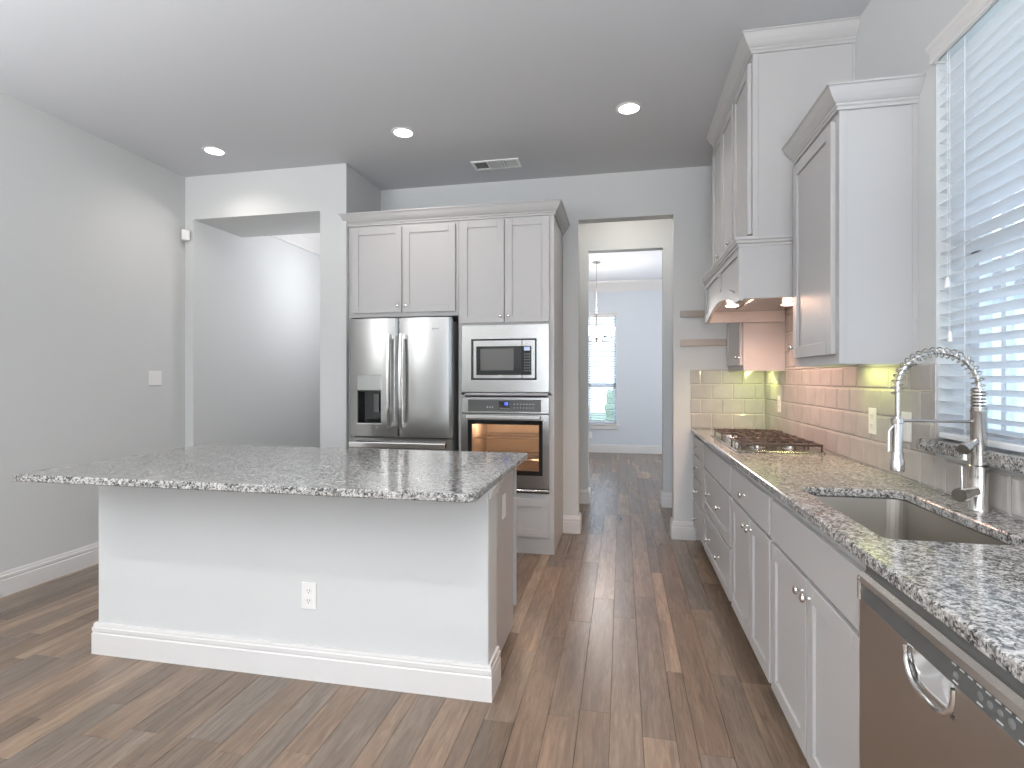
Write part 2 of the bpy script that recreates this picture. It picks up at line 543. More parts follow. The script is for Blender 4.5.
base('baseboard_left', [(XL, -4.4), (XL, YS)])
base('baseboard_back_left', [(XL, YS), (OX0, YS), (OX0, 4.6)])
base('baseboard_pier', [(OX1, 4.6), (OX1, YS), (-2.178, YS)])
base('baseboard_doorway_left', [(-.497, YB), (DX0, YB), (DX0, YB + .12), (-2.1, YB + .12)])
base('baseboard_doorway_right', [(1.5, YB + .12), (DX1, YB + .12), (DX1, YB), (.59, YB)])
base('baseboard_passage_left', [(-2.1, Y2), (-.352, Y2), (-.352, Y2 + .12), (-2.1, Y2 + .12)])
base('baseboard_passage_right', [(2.4, Y2 + .12), (.414, Y2 + .12), (.414, Y2), (1.6, Y2)])
base('baseboard_dining', [(-2.1, YF), (2.5, YF)])
base('baseboard_hall_left', [(OX0, 4.62), (OX0, 8.0)])
# crown mouldings of the rooms beyond
CP = [(0, 0), (.012, 0), (.02, .02), (.05, .07), (.10, .13), (.115, .14), (.13, .175), (0, .175)]
m = MB(); m.sweep([(-2.1, YF), (2.5, YF)], [(o, CEIL - .175 + z) for o, z in CP]); struct(m.build('trim_1', M['trim']))
m = MB(); m.sweep([(OX0, 4.62), (OX0, 8.0)], [(o * 1.2, 2.82 + z * 1.75) for o, z in CP]); struct(m.build('trim_2', M['trim']))


# ------------------------------------------------------------------ cabinet helpers
def f_back(Yf):
    return lambda u, v, w: (u, Yf - w, v)


def f_right(Xf):
    return lambda u, v, w: (Xf - w, u, v)


def shaker(mp, parent, name, u0, u1, v0, v1, fw=.055, th=.019, rec=.009, knob=None, material=None):
    mb = MB(mp)
    b = .0018
    mb.box(u0, u0 + fw, v0, v1, 0, th, b); mb.box(u1 - fw, u1, v0, v1, 0, th, b)
    mb.box(u0 + fw, u1 - fw, v0, v0 + fw, 0, th, b); mb.box(u0 + fw, u1 - fw, v1 - fw, v1, 0, th, b)
    mb.box(u0 + fw - .004, u1 - fw + .004, v0 + fw - .004, v1 - fw + .004, 0, th - rec)
    d = mb.build(name, material or M['cab'], parent)
    for k in (knob or []): add_knob(mp, d, k[0], k[1], th)
    return d


def slab(mp, parent, name, u0, u1, v0, v1, th=.019, knob=None):
    mb = MB(mp); mb.box(u0, u1, v0, v1, 0, th, .003)
    d = mb.build(name, M['cab'], parent)
    for k in (knob or []): add_knob(mp, d, k[0], k[1], th)
    return d


def add_knob(mp, parent, u, v, w):
    prof = [(.0065, 0), (.0055, .004), (.0045, .010), (.006, .014), (.0125, .017), (.0145, .021), (.013, .026), (.007, .029), (.0001, .0295)]
    n = 16; vs = []; fs = []
    for r, h in prof:
        for k in range(n):
            a = 2 * math.pi * k / n; vs.append((u + r * math.cos(a), v + r * math.sin(a), w + h))
    for i in range(len(prof) - 1):
        for k in range(n):
            fs.append([i * n + k, i * n + (k + 1) % n, (i + 1) * n + (k + 1) % n, (i + 1) * n + k])
    mb = MB(mp); mb.add(vs, fs, True)
    o = mb.build('knob', M['knob'], parent); o['label'] = 'satin nickel knob'
    return o


CROWN = [(0, 0), (.010, 0), (.010, .012), (.016, .016), (.016, .024), (.022, .028), (.030, .036), (.042, .052), (.052, .070), (.056, .076), (.062, .078), (.062, .085), (0, .085)]

# ------------------------------------------------------------------ back run: cabinet over the fridge, oven tower
YT = 4.013
TX0, TXM, TX1 = -2.172, -1.245, -.499
mpT = f_back(YT + .019)
c = thing('over_fridge_cabinet', 'pale grey two-door cabinet mounted over the stainless refrigerator', 'cabinet', (TX0, YT, 1.81))
m = MB(); m.box(TX0, TXM - .002, YT + .019, YB - .004, 1.815, 2.55); m.box(TX0, TX0 + .02, YT + .019, YB - .004, .0, 1.815)
m.build('body', M['cab'], c)
shaker(mpT, c, 'door', -2.136, -1.712, 1.848, 2.530, knob=[(-1.742, 1.900)])
shaker(mpT, c, 'door', -1.700, -1.268, 1.848, 2.530, knob=[(-1.670, 1.900)])

c = thing('oven_tower_cabinet', 'tall pale grey cabinet holding the microwave and wall oven', 'cabinet', (TXM, YT, 0))
m = MB()
y0 = YT + .019
m.box(TXM, TXM + .022, y0, YB - .004, 0, 2.55); m.box(TX1 - .022, TX1, y0, YB - .004, 0, 2.55)
m.box(TXM + .022, TX1 - .022, YB - .03, YB - .004, 0, 2.55)
for z0, z1 in ((0, .455), (1.195, 1.215), (1.735, 2.55)):
    m.box(TXM + .022, TX1 - .022, y0, YB - .03, z0, z1)
m.box(TXM + .022, TXM + .05, y0, y0 + .02, .455, 1.735); m.box(TX1 - .05, TX1 - .022, y0, y0 + .02, .455, 1.735)
m.build('body', M['cab'], c)
shaker(mpT, c, 'door', -1.225, -.880, 1.751, 2.540, knob=[(-.908, 1.800)])
shaker(mpT, c, 'door', -.872, -.534, 1.751, 2.540, knob=[(-.846, 1.800)])
shaker(mpT, c, 'drawer', -1.205, -.536, .128, .418, fw=.06)

m = MB(); m.sweep([(-2.172, YT + .024), (-2.172, YT + .019), (TX1, YT + .019), (TX1, YB - .004)], [(o, 2.552 + z * 1.12) for o, z in CROWN])
tag(m.build('crown_molding', M['cab']), 'stepped pale grey crown moulding along the top of the fridge and oven cabinets', 'moulding')

# ------------------------------------------------------------------ refrigerator
FY = 3.90
fx0, fx1, fs = -2.108, -1.268, -1.700
fr = thing('refrigerator', 'stainless french-door refrigerator with water and ice dispenser', 'refrigerator', ((fx0 + fx1) / 2, 4.1, 0))
m = MB(); m.box(fx0 + .012, fx1 - .012, FY + .075, YB - .06, .04, 1.765, .004); m.build('body', M['fside'], fr)
m = MB(); m.box(fx0 + .03, fx1 - .03, FY + .10, YB - .1, .0, .04); m.build('base_grille', M['black'], fr)
for x in (fx0 + .02, fx1 - .12):
    m = MB(); m.box(x, x + .10, FY + .03, FY + .10, 1.766, 1.790, .004); m.build('hinge_cover', M['black'], fr)


def bowed(mb, x0, x1, z0, z1, xa, xb, yf, yb, bow=.016, n=None, ends=True):
    """a slab between x0..x1 whose front follows one arc from xa to xb"""
    n = n or max(2, int(24 * (x1 - x0) / (xb - xa)))
    vs = []; fs = []
    for i in range(n + 1):
        x = x0 + (x1 - x0) * i / n
        u = (x - (xa + xb) / 2) / ((xb - xa) / 2)
        y = yf + bow * u * u + .010 * max(0, (abs(u) - .95) / .05) ** 2
        vs += [(x, y, z0), (x, y, z1), (x, yb, z1), (x, yb, z0)]
    for i in range(n):
        a = 4 * i; b = a + 4
        fs += [[a, b, b + 1, a + 1], [a + 1, b + 1, b + 2, a + 2], [a + 2, b + 2, b + 3, a + 3], [a + 3, b + 3, b, a]]
    fs += [[0, 1, 2, 3], [4 * n + 3, 4 * n + 2, 4 * n + 1, 4 * n]]
    mb.add(vs, fs, False)


dz0, dz1 = .875, 1.790
hx0, hx1, hz0, hz1 = -2.030, -1.832, .972, 1.352
m = MB()
xa, xb = fx0, fs - .003
yk = FY + .065
for (a, b, z0, z1) in ((xa, hx0, dz0, dz1), (hx1, xb, dz0, dz1), (hx0, hx1, dz0, hz0), (hx0, hx1, hz1, dz1)):
    bowed(m, a, b, z0, z1, xa, xb, FY, yk, .014)
dl = m.build('door', M['steel'], fr)
m = MB(); bowed(m, fs + .003, fx1, dz0, dz1, fs + .003, fx1, FY, yk, .014); dr = m.build('door', M['steel'], fr)
m = MB()
bowed(m, fx0, fx1, .10, .862, fx0, fx1, FY, yk, .014); dw = m.build('freezer_drawer', M['steel'], fr)


def bar_handle_v(parent, x, z0, z1, y):
    mb = MB(); n = 18; vs = []; fs = []
    hw = .014
    for i in range(n + 1):
        t = i / n; z = z0 + (z1 - z0) * t
        yy = y - .018 * math.sin(math.pi * t)
        vs += [(x - hw, yy, z), (x - hw * .6, yy - .010, z), (x + hw * .6, yy - .010, z), (x + hw, yy, z), (x + hw, yy + .012, z), (x - hw, yy + .012, z)]
    for i in range(n):
        for k in range(6):
            fs.append([i * 6 + k, i * 6 + (k + 1) % 6, (i + 1) * 6 + (k + 1) % 6, (i + 1) * 6 + k])
    fs += [list(range(6)), [n * 6 + k for k in range(6)]]
    mb.add(vs, fs)
    for z in (z0 + .02, z1 - .02): mb.box(x - .010, x + .010, y, FY + .015, z - .018, z + .018, .003)
    return mb.build('handle', M['chrome'], parent)


bar_handle_v(dl, fs - .050, .945, 1.665, FY - .040)
bar_handle_v(dr, fs + .050, .945, 1.665, FY - .040)
m = MB(); m.box(fx0 + .03, fx1 - .03, FY - .052, FY - .030, .790, .835, .006)
for x in (fx0 + .06, fx1 - .06): m.box(x - .015, x + .015, FY - .035, FY + .014, .797, .827)
m.build('handle', M['chrome'], dw)
# dispenser: control panel above an open recess
m = MB(); m.box(hx0, hx1, FY + .001, FY + .03, 1.232, hz1, .003); dp = m.build('dispenser_panel', M['disp'], dl)
m = MB()
m.box(hx0, hx1, FY + .060, FY + .064, hz0, 1.232)
m.box(hx0, hx0 + .006, FY + .002, FY + .064, hz0, 1.232); m.box(hx1 - .006, hx1, FY + .002, FY + .064, hz0, 1.232)
m.box(hx0, hx1, FY + .002, FY + .064, 1.222, 1.232); m.box(hx0, hx1, FY + .002, FY + .064, hz0, hz0 + .008)
m.build('dispenser_recess', M['gblack'], dl)
m = MB(); m.box(hx1 - .075, hx1 - .030, FY + .026, FY + .040, 1.06, 1.205, .006); m.box(hx1 - .066, hx1 - .038, FY + .020, FY + .027, 1.09, 1.185, .004)
m.build('dispenser_paddle', M['dgrey'], dl)
m = MB(); m.box(hx0 - .004, hx1 + .004, FY - .001, FY + .006, hz0 - .008, hz0 + .004, .002); m.build('drip_tray', M['chrome'], dl)
m = MB()
for i, x in enumerate((-1.415, -1.400, -1.375)): m.box(x, x + .010, FY - .0016, FY + .004, 1.700, 1.709)
m.build('badge', M['mark'], dr)

# ------------------------------------------------------------------ built-in microwave
YK = YT - .006
mw = thing('microwave', 'built-in stainless microwave with wide trim frame above the wall oven', 'microwave', (-.872, YT + .1, 1.222))
ax0, ax1, az0, az1 = -1.209, -.536, 1.222, 1.731
bx0, bx1, bz0, bz1 = -1.136, -.628, 1.312, 1.626
m = MB()
for q in ((ax0, bx0, az0, az1), (bx1, ax1, az0, az1), (bx0, bx1, az0, bz0), (bx0, bx1, bz1, az1)):
    m.box(q[0], q[1], YK, YK + .022, q[2], q[3])
m.build('trim_frame', M['steel'], mw)
m = MB(); m.box(bx0 + .002, bx1 - .002, YK + .030, YK + .38, bz0 + .002, bz1 - .002); m.build('body', M['black'], mw)
cx = -.742
m = MB()
dx0, dz0_, dz1_ = bx0 + .012, bz0 + .012, bz1 - .010
m.box(dx0, cx, YK + .006, YK + .030, dz0_, dz1_, .003); md = m.build('door', M['steel'], mw)
m = MB(); m.box(dx0 + .026, cx - .001, YK + .003, YK + .008, dz0_ + .026, dz1_ - .046, .002); m.build('door_glass', M['gblack'], md)
m = MB(); m.box(dx0 + .060, cx - .062, YK + .0015, YK + .005, dz0_ + .062, dz1_ - .064, .001); m.build('window', M['mglass'], md)
m = MB(); m.box(cx + .002, bx1 - .012, YK + .006, YK + .030, dz0_, dz1_, .003); mc = m.build('control_panel', M['steel'], mw)
m = MB(); m.box(cx + .002, bx1 - .040, YK + .003, YK + .008, dz0_ + .026, dz1_ - .046, .002); mg = m.build('keypad', M['gblack'], mc)
m = MB(); m.box(cx + .018, bx1 - .052, YK + .0015, YK + .004, 1.535, 1.562); m.build('display', mat('pale_display', (.3, .35, .5), .3, emit=(.5, .6, .9), estr=.5), mc)
m = MB()
for r in range(7):
    for k in range(3):
        x = cx + .020 + k * .018; z = 1.505 - r * .021
        m.box(x, x + .008, YK + .0018, YK + .004, z, z + .006)
m.build('key_marks', mat('dim_key_marks', (.22, .23, .24), .4), mc)
m = MB(); m.box(-.925, -.895, YK + .0018, YK + .004, 1.345, 1.351); m.build('badge', M['mark'], md)

# ------------------------------------------------------------------ wall oven
ov = thing('wall_oven', 'built-in stainless wall oven with lit glass door below the microwave', 'oven', (-.872, YT + .1, .472))
ox0, ox1 = -1.213, -.534
m = MB()
# oven cavity: open box of enamel
cx0, cx1, cz0, cz1, cy0, cy1 = ox0 + .075, ox1 - .075, .560, 1.000, YT + .02, YT + .48
m.box(cx0, cx1, cy1, cy1 + .01, cz0, cz1); m.box(cx0 - .01, cx0, cy0, cy1, cz0, cz1); m.box(cx1, cx1 + .01, cy0, cy1, cz0, cz1)
m.box(cx0, cx1, cy0, cy1, cz0 - .01, cz0); m.box(cx0, cx1, cy0, cy1, cz1, cz1 + .01)
m.build('cavity', M['oven'], ov)
for z in (.70, .86):
    m = MB()
    for k in range(22):
        x = cx0 + .012 + (cx1 - cx0 - .024) * k / 21
        m.tube([(x, cy0 + .03, z), (x, cy1 - .01, z)], .0022, 6)
    for y in (cy0 + .03, cy0 + .25, cy1 - .01): m.tube([(cx0 + .002, y, z + .002), (cx1 - .002, y, z + .002)], .0035, 6)
    m.build('rack', M['chrome'], ov)
for x in (cx0 + .06, cx1 - .06, ):
    m = MB(); m.lathe((x, cy0 + .16, cz1 - .012), [(.022, 0), (.026, .011)], 'z', 12); m.build('lamp', M['olamp'], ov)
m = MB()
m.box(ox0, ox1, YT - .008, YT + .018, 1.060, 1.181, .002); cp = m.build('control_panel', M['steel'], ov)
m = MB(); m.box(ox0 + .052, ox1 - .060, YT - .011, YT - .007, 1.072, 1.163, .001); m.build('panel_glass', M['dgrey'], cp)
m = MB(); m.box(-.918, -.834, YT - .0122, YT - .0105, 1.090, 1.150); m.build('display', M['gblack'], cp)
# digits of the clock, seven-segment strokes
SEG = {'1': 'bc', '0': 'abcdef'}


def digit(mb, ch, x, z, w, h, y0, y1, t=.0035):
    L = {'a': (x, x + w, z + h - t, z + h), 'd': (x, x + w, z, z + t), 'g': (x, x + w, z + h / 2 - t / 2, z + h / 2 + t / 2),
         'b': (x + w - t, x + w, z + h / 2, z + h), 'c': (x + w - t, x + w, z, z + h / 2), 'f': (x, x + t, z + h / 2, z + h), 'e': (x, x + t, z, z + h / 2)}
    for s in SEG[ch]:
        q = L[s]; mb.box(q[0], q[1], y0, y1, q[2], q[3])


m = MB(); digit(m, '1', -.882, 1.122, .014, .020, YT - .0130, YT - .0120); digit(m, '0', -.862, 1.122, .014, .020, YT - .0130, YT - .0120)
m.build('clock_digits', M['blue'], cp)
y0_, y1_ = YT - .0122, YT - .0108
for nm, q in (('key_marks', [(-.908 + k * .015, .008, 1.096, 1.100) for k in range(5)]), ('key_marks', [(-.80 + k * .024, .003, 1.098, 1.106) for k in range(7)]),
              ('key_marks', [(-.80 + k * .024, .008, 1.128, 1.132) for k in range(7)]), ('key_marks', [(-1.01 + k * .02, .006, 1.100, 1.112) for k in range(3)])):
    for x, w_, a, b in q:
        m = MB(); m.box(x, x + w_, YT - .0130, y1_, a, b); m.build('key_mark', M['mark'], cp)
# door frame with opening
wx0, wx1, wz0, wz1 = -1.160, -.580, .595, 1.010
m = MB()
yd0, yd1 = YT - .022, YT + .018
for q in ((ox0, wx0, .500, 1.052), (wx1, ox1, .500, 1.052), (wx0, wx1, .500, wz0), (wx0, wx1, wz1, 1.052)):
    m.box(q[0], q[1], yd0, yd1, q[2], q[3])
od = m.build('door', M['steel'], ov)
m = MB()
g0, g1, h0, h1 = -1.132, -.608, .628, .975
for q in ((wx0, g0, wz0, wz1), (g1, wx1, wz0, wz1), (g0, g1, wz0, h0), (g0, g1, h1, wz1)):
    m.box(q[0], q[1], yd0 + .002, yd0 + .012, q[2], q[3])
m.build('window_border', M['gblack'], od)
m = MB(); m.box(g0, g1, yd0 + .004, yd0 + .007, h0, h1); m.build('window_glass', M['oglass'], od)
m = MB(); m.box(ox0 + .05, ox1 - .06, YT - .058, YT - .040, 1.016, 1.046, .006)
for x in (ox0 + .075, ox1 - .085): m.box(x - .012, x + .012, YT - .045, YT - .02, 1.020, 1.042)
m.build('handle', M['chrome'], od)
m = MB(); m.box(ox0, ox1, YT - .012, YT + .018, .472, .486, .002); m.build('lower_trim', M['chrome'], ov)
for z0, z1 in ((.487, .499), (.460, .471), (1.053, 1.059)):
    m = MB(); m.box(ox0, ox1, YT - .002, YT + .018, z0, z1); m.build('gap_strip', M['black'], ov)
l = bpy.data.lights.new('oven_light', 'POINT'); l.energy = 3.2; l.color = (1, .84, .68); l.shadow_soft_size = .02
o = bpy.data.objects.new('oven_light', l); COL.objects.link(o); o.location = (-1.05, cy0 + .16, .955)
l2 = l.copy(); o = bpy.data.objects.new('oven_light', l2); COL.objects.link(o); o.location = (-.70, cy0 + .16, .955)


# ------------------------------------------------------------------ outlets and switches
def outlet(mp, u, v, loc, label, group=None, kind='outlet', double=False):
    t = thing({'outlet': 'wall_outlet', 'switch': 'light_switch'}[kind], label, {'outlet': 'outlet', 'switch': 'switch'}[kind], loc, group)
    w = .062 if double else .036
    mb = MB(mp); mb.box(u - w, u + w, v - .059, v + .059, .0005, .006, .003); mb.build('face_plate', M['plate'], t)
    cs = (u - .024, u + .024) if double else (u,)
    for c_ in cs:
        if kind == 'outlet':
            for dv in (-.022, .022):
                mb = MB(mp); mb.box(c_ - .015, c_ + .015, v + dv - .014, v + dv + .014, .005, .0078, .003); r_ = mb.build('receptacle', M['plate'], t)
                mb = MB(mp)
                mb.box(c_ - .007, c_ - .005, v + dv - .002, v + dv + .008, .0076, .0082); mb.box(c_ + .005, c_ + .007, v + dv - .002, v + dv + .008, .0076, .0082)
                mb.box(c_ - .002, c_ + .002, v + dv - .010, v + dv - .006, .0076, .0082)
                mb.build('slot', M['slot'], r_)
        else:
            mb = MB(mp); mb.box(c_ - .015, c_ + .015, v - .032, v + .032, .005, .008, .002); mb.build('rocker', M['plate'], t)
    return t


def f_left(Xf):
    return lambda u, v, w: (Xf + w, u, v)


outlet(f_left(XL), 3.690, 1.327, (XL, 3.690, 1.327), 'white double rocker light switch on the left wall', kind='switch', double=True)
m = MB(); m.box(-.030, .030, -.028, .018, -.045, .045, .008)
for i, v in enumerate(m.v): m.v[i] = Matrix.Rotation(R(45), 3, 'Z') @ v + Vector((XL + .042, 3.958, 2.545))
tag(m.build('motion_sensor', M['plate']), 'small white motion sensor high in the left corner', 'sensor')

# ------------------------------------------------------------------ island
IX0, IX1, IY0, IY1 = -2.480, -.538, 2.157, 2.312
isl = thing('kitchen_island', 'long kitchen island with pale blue-grey front and white baseboard', 'island', (-1.52, 2.45, 0))
m = MB(); m.box(IX0, IX1, IY0, IY1, 0, .886, .006); m.build('front_wall', M['wall'], isl)
m = MB(); m.box(IX0 + .02, IX1 - .045, IY1, 2.83, .0, .886); m.build('cabinet_body', M['cab'], isl)
m = MB(); m.box(IX1 - .045, IX1 - .032, IY1 + .001, 2.830, .006, .886, .001); m.build('side_panel', M['cab'], isl)
m = MB(); m.sweep([(IX0, IY1), (IX0, IY0), (IX1, IY0), (IX1, IY1)], BP); m.build('baseboard', M['trim'], isl)
m = MB(); m.sweep([(IX1, IY0 + .012), (IX1, IY1)], [(0, .825), (.006, .825), (.008, .840), (.014, .848), (.016, .862), (.028, .872), (.032, .886), (0, .886)])
m.build('cap_molding', M['trim'], isl)
mpI = lambda u, v, w: (u, 2.83 + w, v)
for k in range(4):
    a = IX0 + .04 + k * .475
    shaker(mpI, isl, 'door', a, a + .46, .11, .68, knob=[(a + (.43 if k % 2 == 0 else .03), .63)])
    slab(mpI, isl, 'drawer', a, a + .46, .70, .86, knob=[(a + .23, .78)])
outlet(f_back(IY0), -1.352, .365, (-1.352, IY0, .365), 'white double-socket outlet on the front of the island')
t = thing('light_switch', 'white plate with one blank rocker on the end panel of the island', 'switch', (IX1, 2.585, .70))
mpE = lambda u, v, w: (IX1 - .032 + w, u, v)
mb = MB(mpE); mb.box(2.550, 2.620, .640, .758, .0005, .006, .003); mb.build('face_plate', M['plate'], t)
mb = MB(mpE); mb.box(2.570, 2.600, .668, .730, .005, .008, .002); mb.build('rocker', M['plate'], t)


def counter_poly(x0, x1, y0, y1, r):
    """rounded rectangle"""
    pts = []
    for cx_, cy_, a0, rr in ((x1, y0, -90, r), (x1, y1, 0, .01), (x0, y1, 90, .01), (x0, y0, 180, .01)):
        sx = -1 if cx_ == x1 else 1; sy = 1 if cy_ == y0 else -1
        for k in range(7):
            a = R(a0 + 15 * k); pts.append((cx_ + sx * rr + rr * math.cos(a), cy_ + sy * rr + rr * math.sin(a)))
    return pts


def slabtop(name, poly, z0, z1, mat_, ease=.004):
    def inset(p, d):
        n = len(p); out = []
        for i in range(n):
            a, b, c_ = Vector(p[i - 1]), Vector(p[i]), Vector(p[(i + 1) % n])
            d1 = (b - a); d2 = (c_ - b)
            if d1.length < 1e-6: d1 = d2
            if d2.length < 1e-6: d2 = d1
            n1 = Vector((-d1.y, d1.x)).normalized(); n2 = Vector((-d2.y, d2.x)).normalized()
            mm = (n1 + n2).normalized(); out.append(tuple(b + mm * d / max(.3, mm.dot(n1))))
        return out
    rings = [(inset(poly, ease), z0), (poly, z0 + ease), (poly, z1 - ease), (inset(poly, ease), z1)]
    n = len(poly); vs = []; fs = []
    for p, z in rings: vs += [(q[0], q[1], z) for q in p]
    for i in range(3):
        for k in range(n): fs.append([i * n + k, i * n + (k + 1) % n, (i + 1) * n + (k + 1) % n, (i + 1) * n + k])
    fs += [list(range(n))[::-1], [3 * n + k for k in range(n)]]
    mb = MB(); mb.add(vs, fs); return mb


m = slabtop('c', counter_poly(-2.525, -.502, 1.812, 2.895, .045), .8875, CT, M['granite'])
tag(m.build('island_countertop', M['granite']), 'grey speckled granite slab overhanging the island', 'countertop')

# ------------------------------------------------------------------ right-hand base cabinets
XF = .569
mpR = f_right(XF + .019)
bz = .886


def base_cab(y0, y1, label):
    c_ = thing('base_cabinet', label, 'cabinet', (.85, (y0 + y1) / 2, 0))
    mb = MB()
    ya, yb_ = y0 + .001, y1 - .001; xa_, xb_ = XF + .019, XR - .012
    mb.box(xa_, xb_, ya, ya + .016, .105, bz); mb.box(xa_, xb_, yb_ - .016, yb_, .105, bz)
    mb.box(xa_, xa_ + .018, ya + .016, yb_ - .016, .105, bz); mb.box(xb_ - .008, xb_, ya + .016, yb_ - .016, .105, bz)
    mb.box(xa_ + .018, xb_ - .008, ya + .016, yb_ - .016, .105, .123); mb.box(XF + .085, XR - .012, y0 + .001, y1 - .001, 0, .105)
    mb.build('body', M['cab'], c_)
    return c_


cA = base_cab(4.09, YB - .004, 'narrow four-drawer base cabinet in the far corner under the granite')
for z0, z1 in ((.725, .858), (.545, .710), (.355, .530), (.125, .340)):
    slab(mpR, cA, 'drawer', 4.125, 4.605, z0, z1, knob=[(4.40, (z0 + z1) / 2)])
m = MB(mpR); m.box(4.050, 4.090, .125, .858, 0, .019, .002); m.build('filler_strip', M['cab'], cA)
cB = base_cab(3.075, 4.05, 'wide base cabinet under the gas cooktop with two deep drawers')
slab(mpR, cB, 'false_front', 3.095, 4.02, .700, .852)
shaker(mpR, cB, 'drawer', 3.095, 4.02, .412, .685, fw=.05, knob=[(3.39, .552), (3.78, .552)])
shaker(mpR, cB, 'drawer', 3.095, 4.02, .118, .398, fw=.05, knob=[(3.42, .250), (3.78, .250)])
cC = base_cab(2.275, 3.075, 'base cabinet with one drawer over two doors between cooktop and sink')
slab(mpR, cC, 'drawer', 2.295, 3.045, .700, .852, knob=[(2.73, .770)])
shaker(mpR, cC, 'door', 2.295, 2.624, .118, .685, knob=[(2.655 - .06, .640)])
shaker(mpR, cC, 'door', 2.632, 3.045, .118, .685, knob=[(2.665, .640)])
cD = base_cab(1.435, 2.275, 'base cabinet under the sink with a plain false front over two doors')
slab(mpR, cD, 'false_front', 1.455, 2.262, .700, .852)
shaker(mpR, cD, 'door', 1.455, 1.850, .118, .685, knob=[(1.822, .640)])
shaker(mpR, cD, 'door', 1.858, 2.262, .118, .685, knob=[(1.888, .640)])
cE = base_cab(.0, .795, 'base cabinet this side of the dishwasher')
shaker(mpR, cE, 'door', .02, .39, .118, .685, knob=[(.36, .64)]); shaker(mpR, cE, 'door', .40, .775, .118, .685, knob=[(.43, .64)])
slab(mpR, cE, 'drawer', .02, .775, .70, .852, knob=[(.40, .77)])

# countertop with sink cut-out (mesh with a rounded hole)
SX0, SX1, SY0, SY1 = .650, .985, 1.520, 2.185


def rrect(x0, x1, y0, y1, r, seg=6):
    pts = []
    for cx_, cy_, a0 in ((x1 - r, y0 + r, -90), (x1 - r, y1 - r, 0), (x0 + r, y1 - r, 90), (x0 + r, y0 + r, 180)):
        for k in range(seg + 1):
            a = R(a0 + 90 * k / seg); pts.append((cx_ + r * math.cos(a), cy_ + r * math.sin(a)))
    return pts


def holed_slab(x0, x1, y0, y1, z0, z1, hole, ease=.004):
    """rectangle with a rounded hole, bridged by matching ring points to the outer edge"""
    n = len(hole)
    cx_, cy_ = sum(p[0] for p in hole) / n, sum(p[1] for p in hole) / n
    out = []
    seg = n // 4
    hx = [p[0] for p in hole]; hy = [p[1] for p in hole]
    corners = [(x1, y0), (x1, y1), (x0, y1), (x0, y0)]
    for i, p in enumerate(hole):
        q = i // seg; out.append(corners[q])
    mb = MB(); vs = []; fs = []
    # inner rings with eased edge
    def ins(p, d):
        v = Vector((p[0] - cx_, p[1] - cy_)); return (p[0] + math.copysign(d, v.x), p[1] + math.copysign(d, v.y))
    rings = [([ins(p, ease) for p in hole], z0), (hole, z0 + ease), (hole, z1 - ease), ([ins(p, ease) for p in hole], z1)]
    for p, z in rings: vs += [(q[0], q[1], z) for q in p]
    for i in range(3):
        for k in range(n): fs.append([i * n + k, i * n + (k + 1) % n, (i + 1) * n + (k + 1) % n, (i + 1) * n + k])
    o0 = len(vs)
    e = ease
    oc = lambda s, z: [(x1, y0 + 0, z), (x1, y1, z), (x0 + s, y1, z), (x0 + s, y0, z)]
    vs += oc(e, z1) + oc(0, z1 - e) + oc(0, z0 + e) + oc(e, z0)
    for j in range(3):
        for k in range(4): fs.append([o0 + j * 4 + k, o0 + j * 4 + (k + 1) % 4, o0 + (j + 1) * 4 + (k + 1) % 4, o0 + (j + 1) * 4 + k])
    for zz, ring, ob in ((1, 3, o0), (0, 0, o0 + 12)):
        b = ring * n
        for q in range(4):
            for k in range(seg - 1):
                fs.append([ob + q, b + q * seg + k, b + q * seg + k + 1])
            fs.append([ob + q, b + q * seg + seg - 1, b + ((q + 1) * seg) % n, ob + (q + 1) % 4])
    mb.add(vs, fs); return mb


hole = rrect(SX0, SX1, SY0, SY1, .045, 6)
XE = .553
m = holed_slab(XE, XR - .001, -.05, YB - .001, .8875, CT, hole)
tag(m.build('perimeter_countertop', M['granite']), 'long grey speckled granite worktop along the right wall with sink cut-out', 'countertop')

# sink
def bowl():
    mb = MB(); rings = []
    for d, z in ((-.012, .884), (.0, .884), (.004, .80), (.008, .70), (.022, .676), (.05, .668)):
        rings.append([(x, y, z) for x, y in rrect(SX0 - .006 + d, SX1 + .006 - d, SY0 - .006 + d, SY1 + .006 - d, .05 if d < .04 else .03, 6)])
    n = len(rings[0]); vs = [p for r_ in rings for p in r_]; fs = []
    for i in range(len(rings) - 1):
        for k in range(n): fs.append([i * n + k, i * n + (k + 1) % n, (i + 1) * n + (k + 1) % n, (i + 1) * n + k])
    fs.append([(len(rings) - 1) * n + k for k in range(n)])
    mb.add(vs, fs, False); return mb


sk = thing('kitchen_sink', 'stainless undermount sink bowl set into the granite worktop', 'sink', ((SX0 + SX1) / 2, (SY0 + SY1) / 2, .668))
o = bowl().build('bowl', mat('satin_sink_steel', (.50, .47, .43), .42, 1, bump=.05, bscale=400), sk)
md_ = o.modifiers.new('thick', 'SOLIDIFY'); md_.thickness = .0015; md_.offset = 1
m = MB(); m.lathe(((SX0 + SX1) / 2, (SY0 + SY1) / 2, .6685), [(.045, 0), (.045, .002), (.034, .003), (.03, .001), (.0001, .001)]); m.build('drain', M['chrome'], sk)

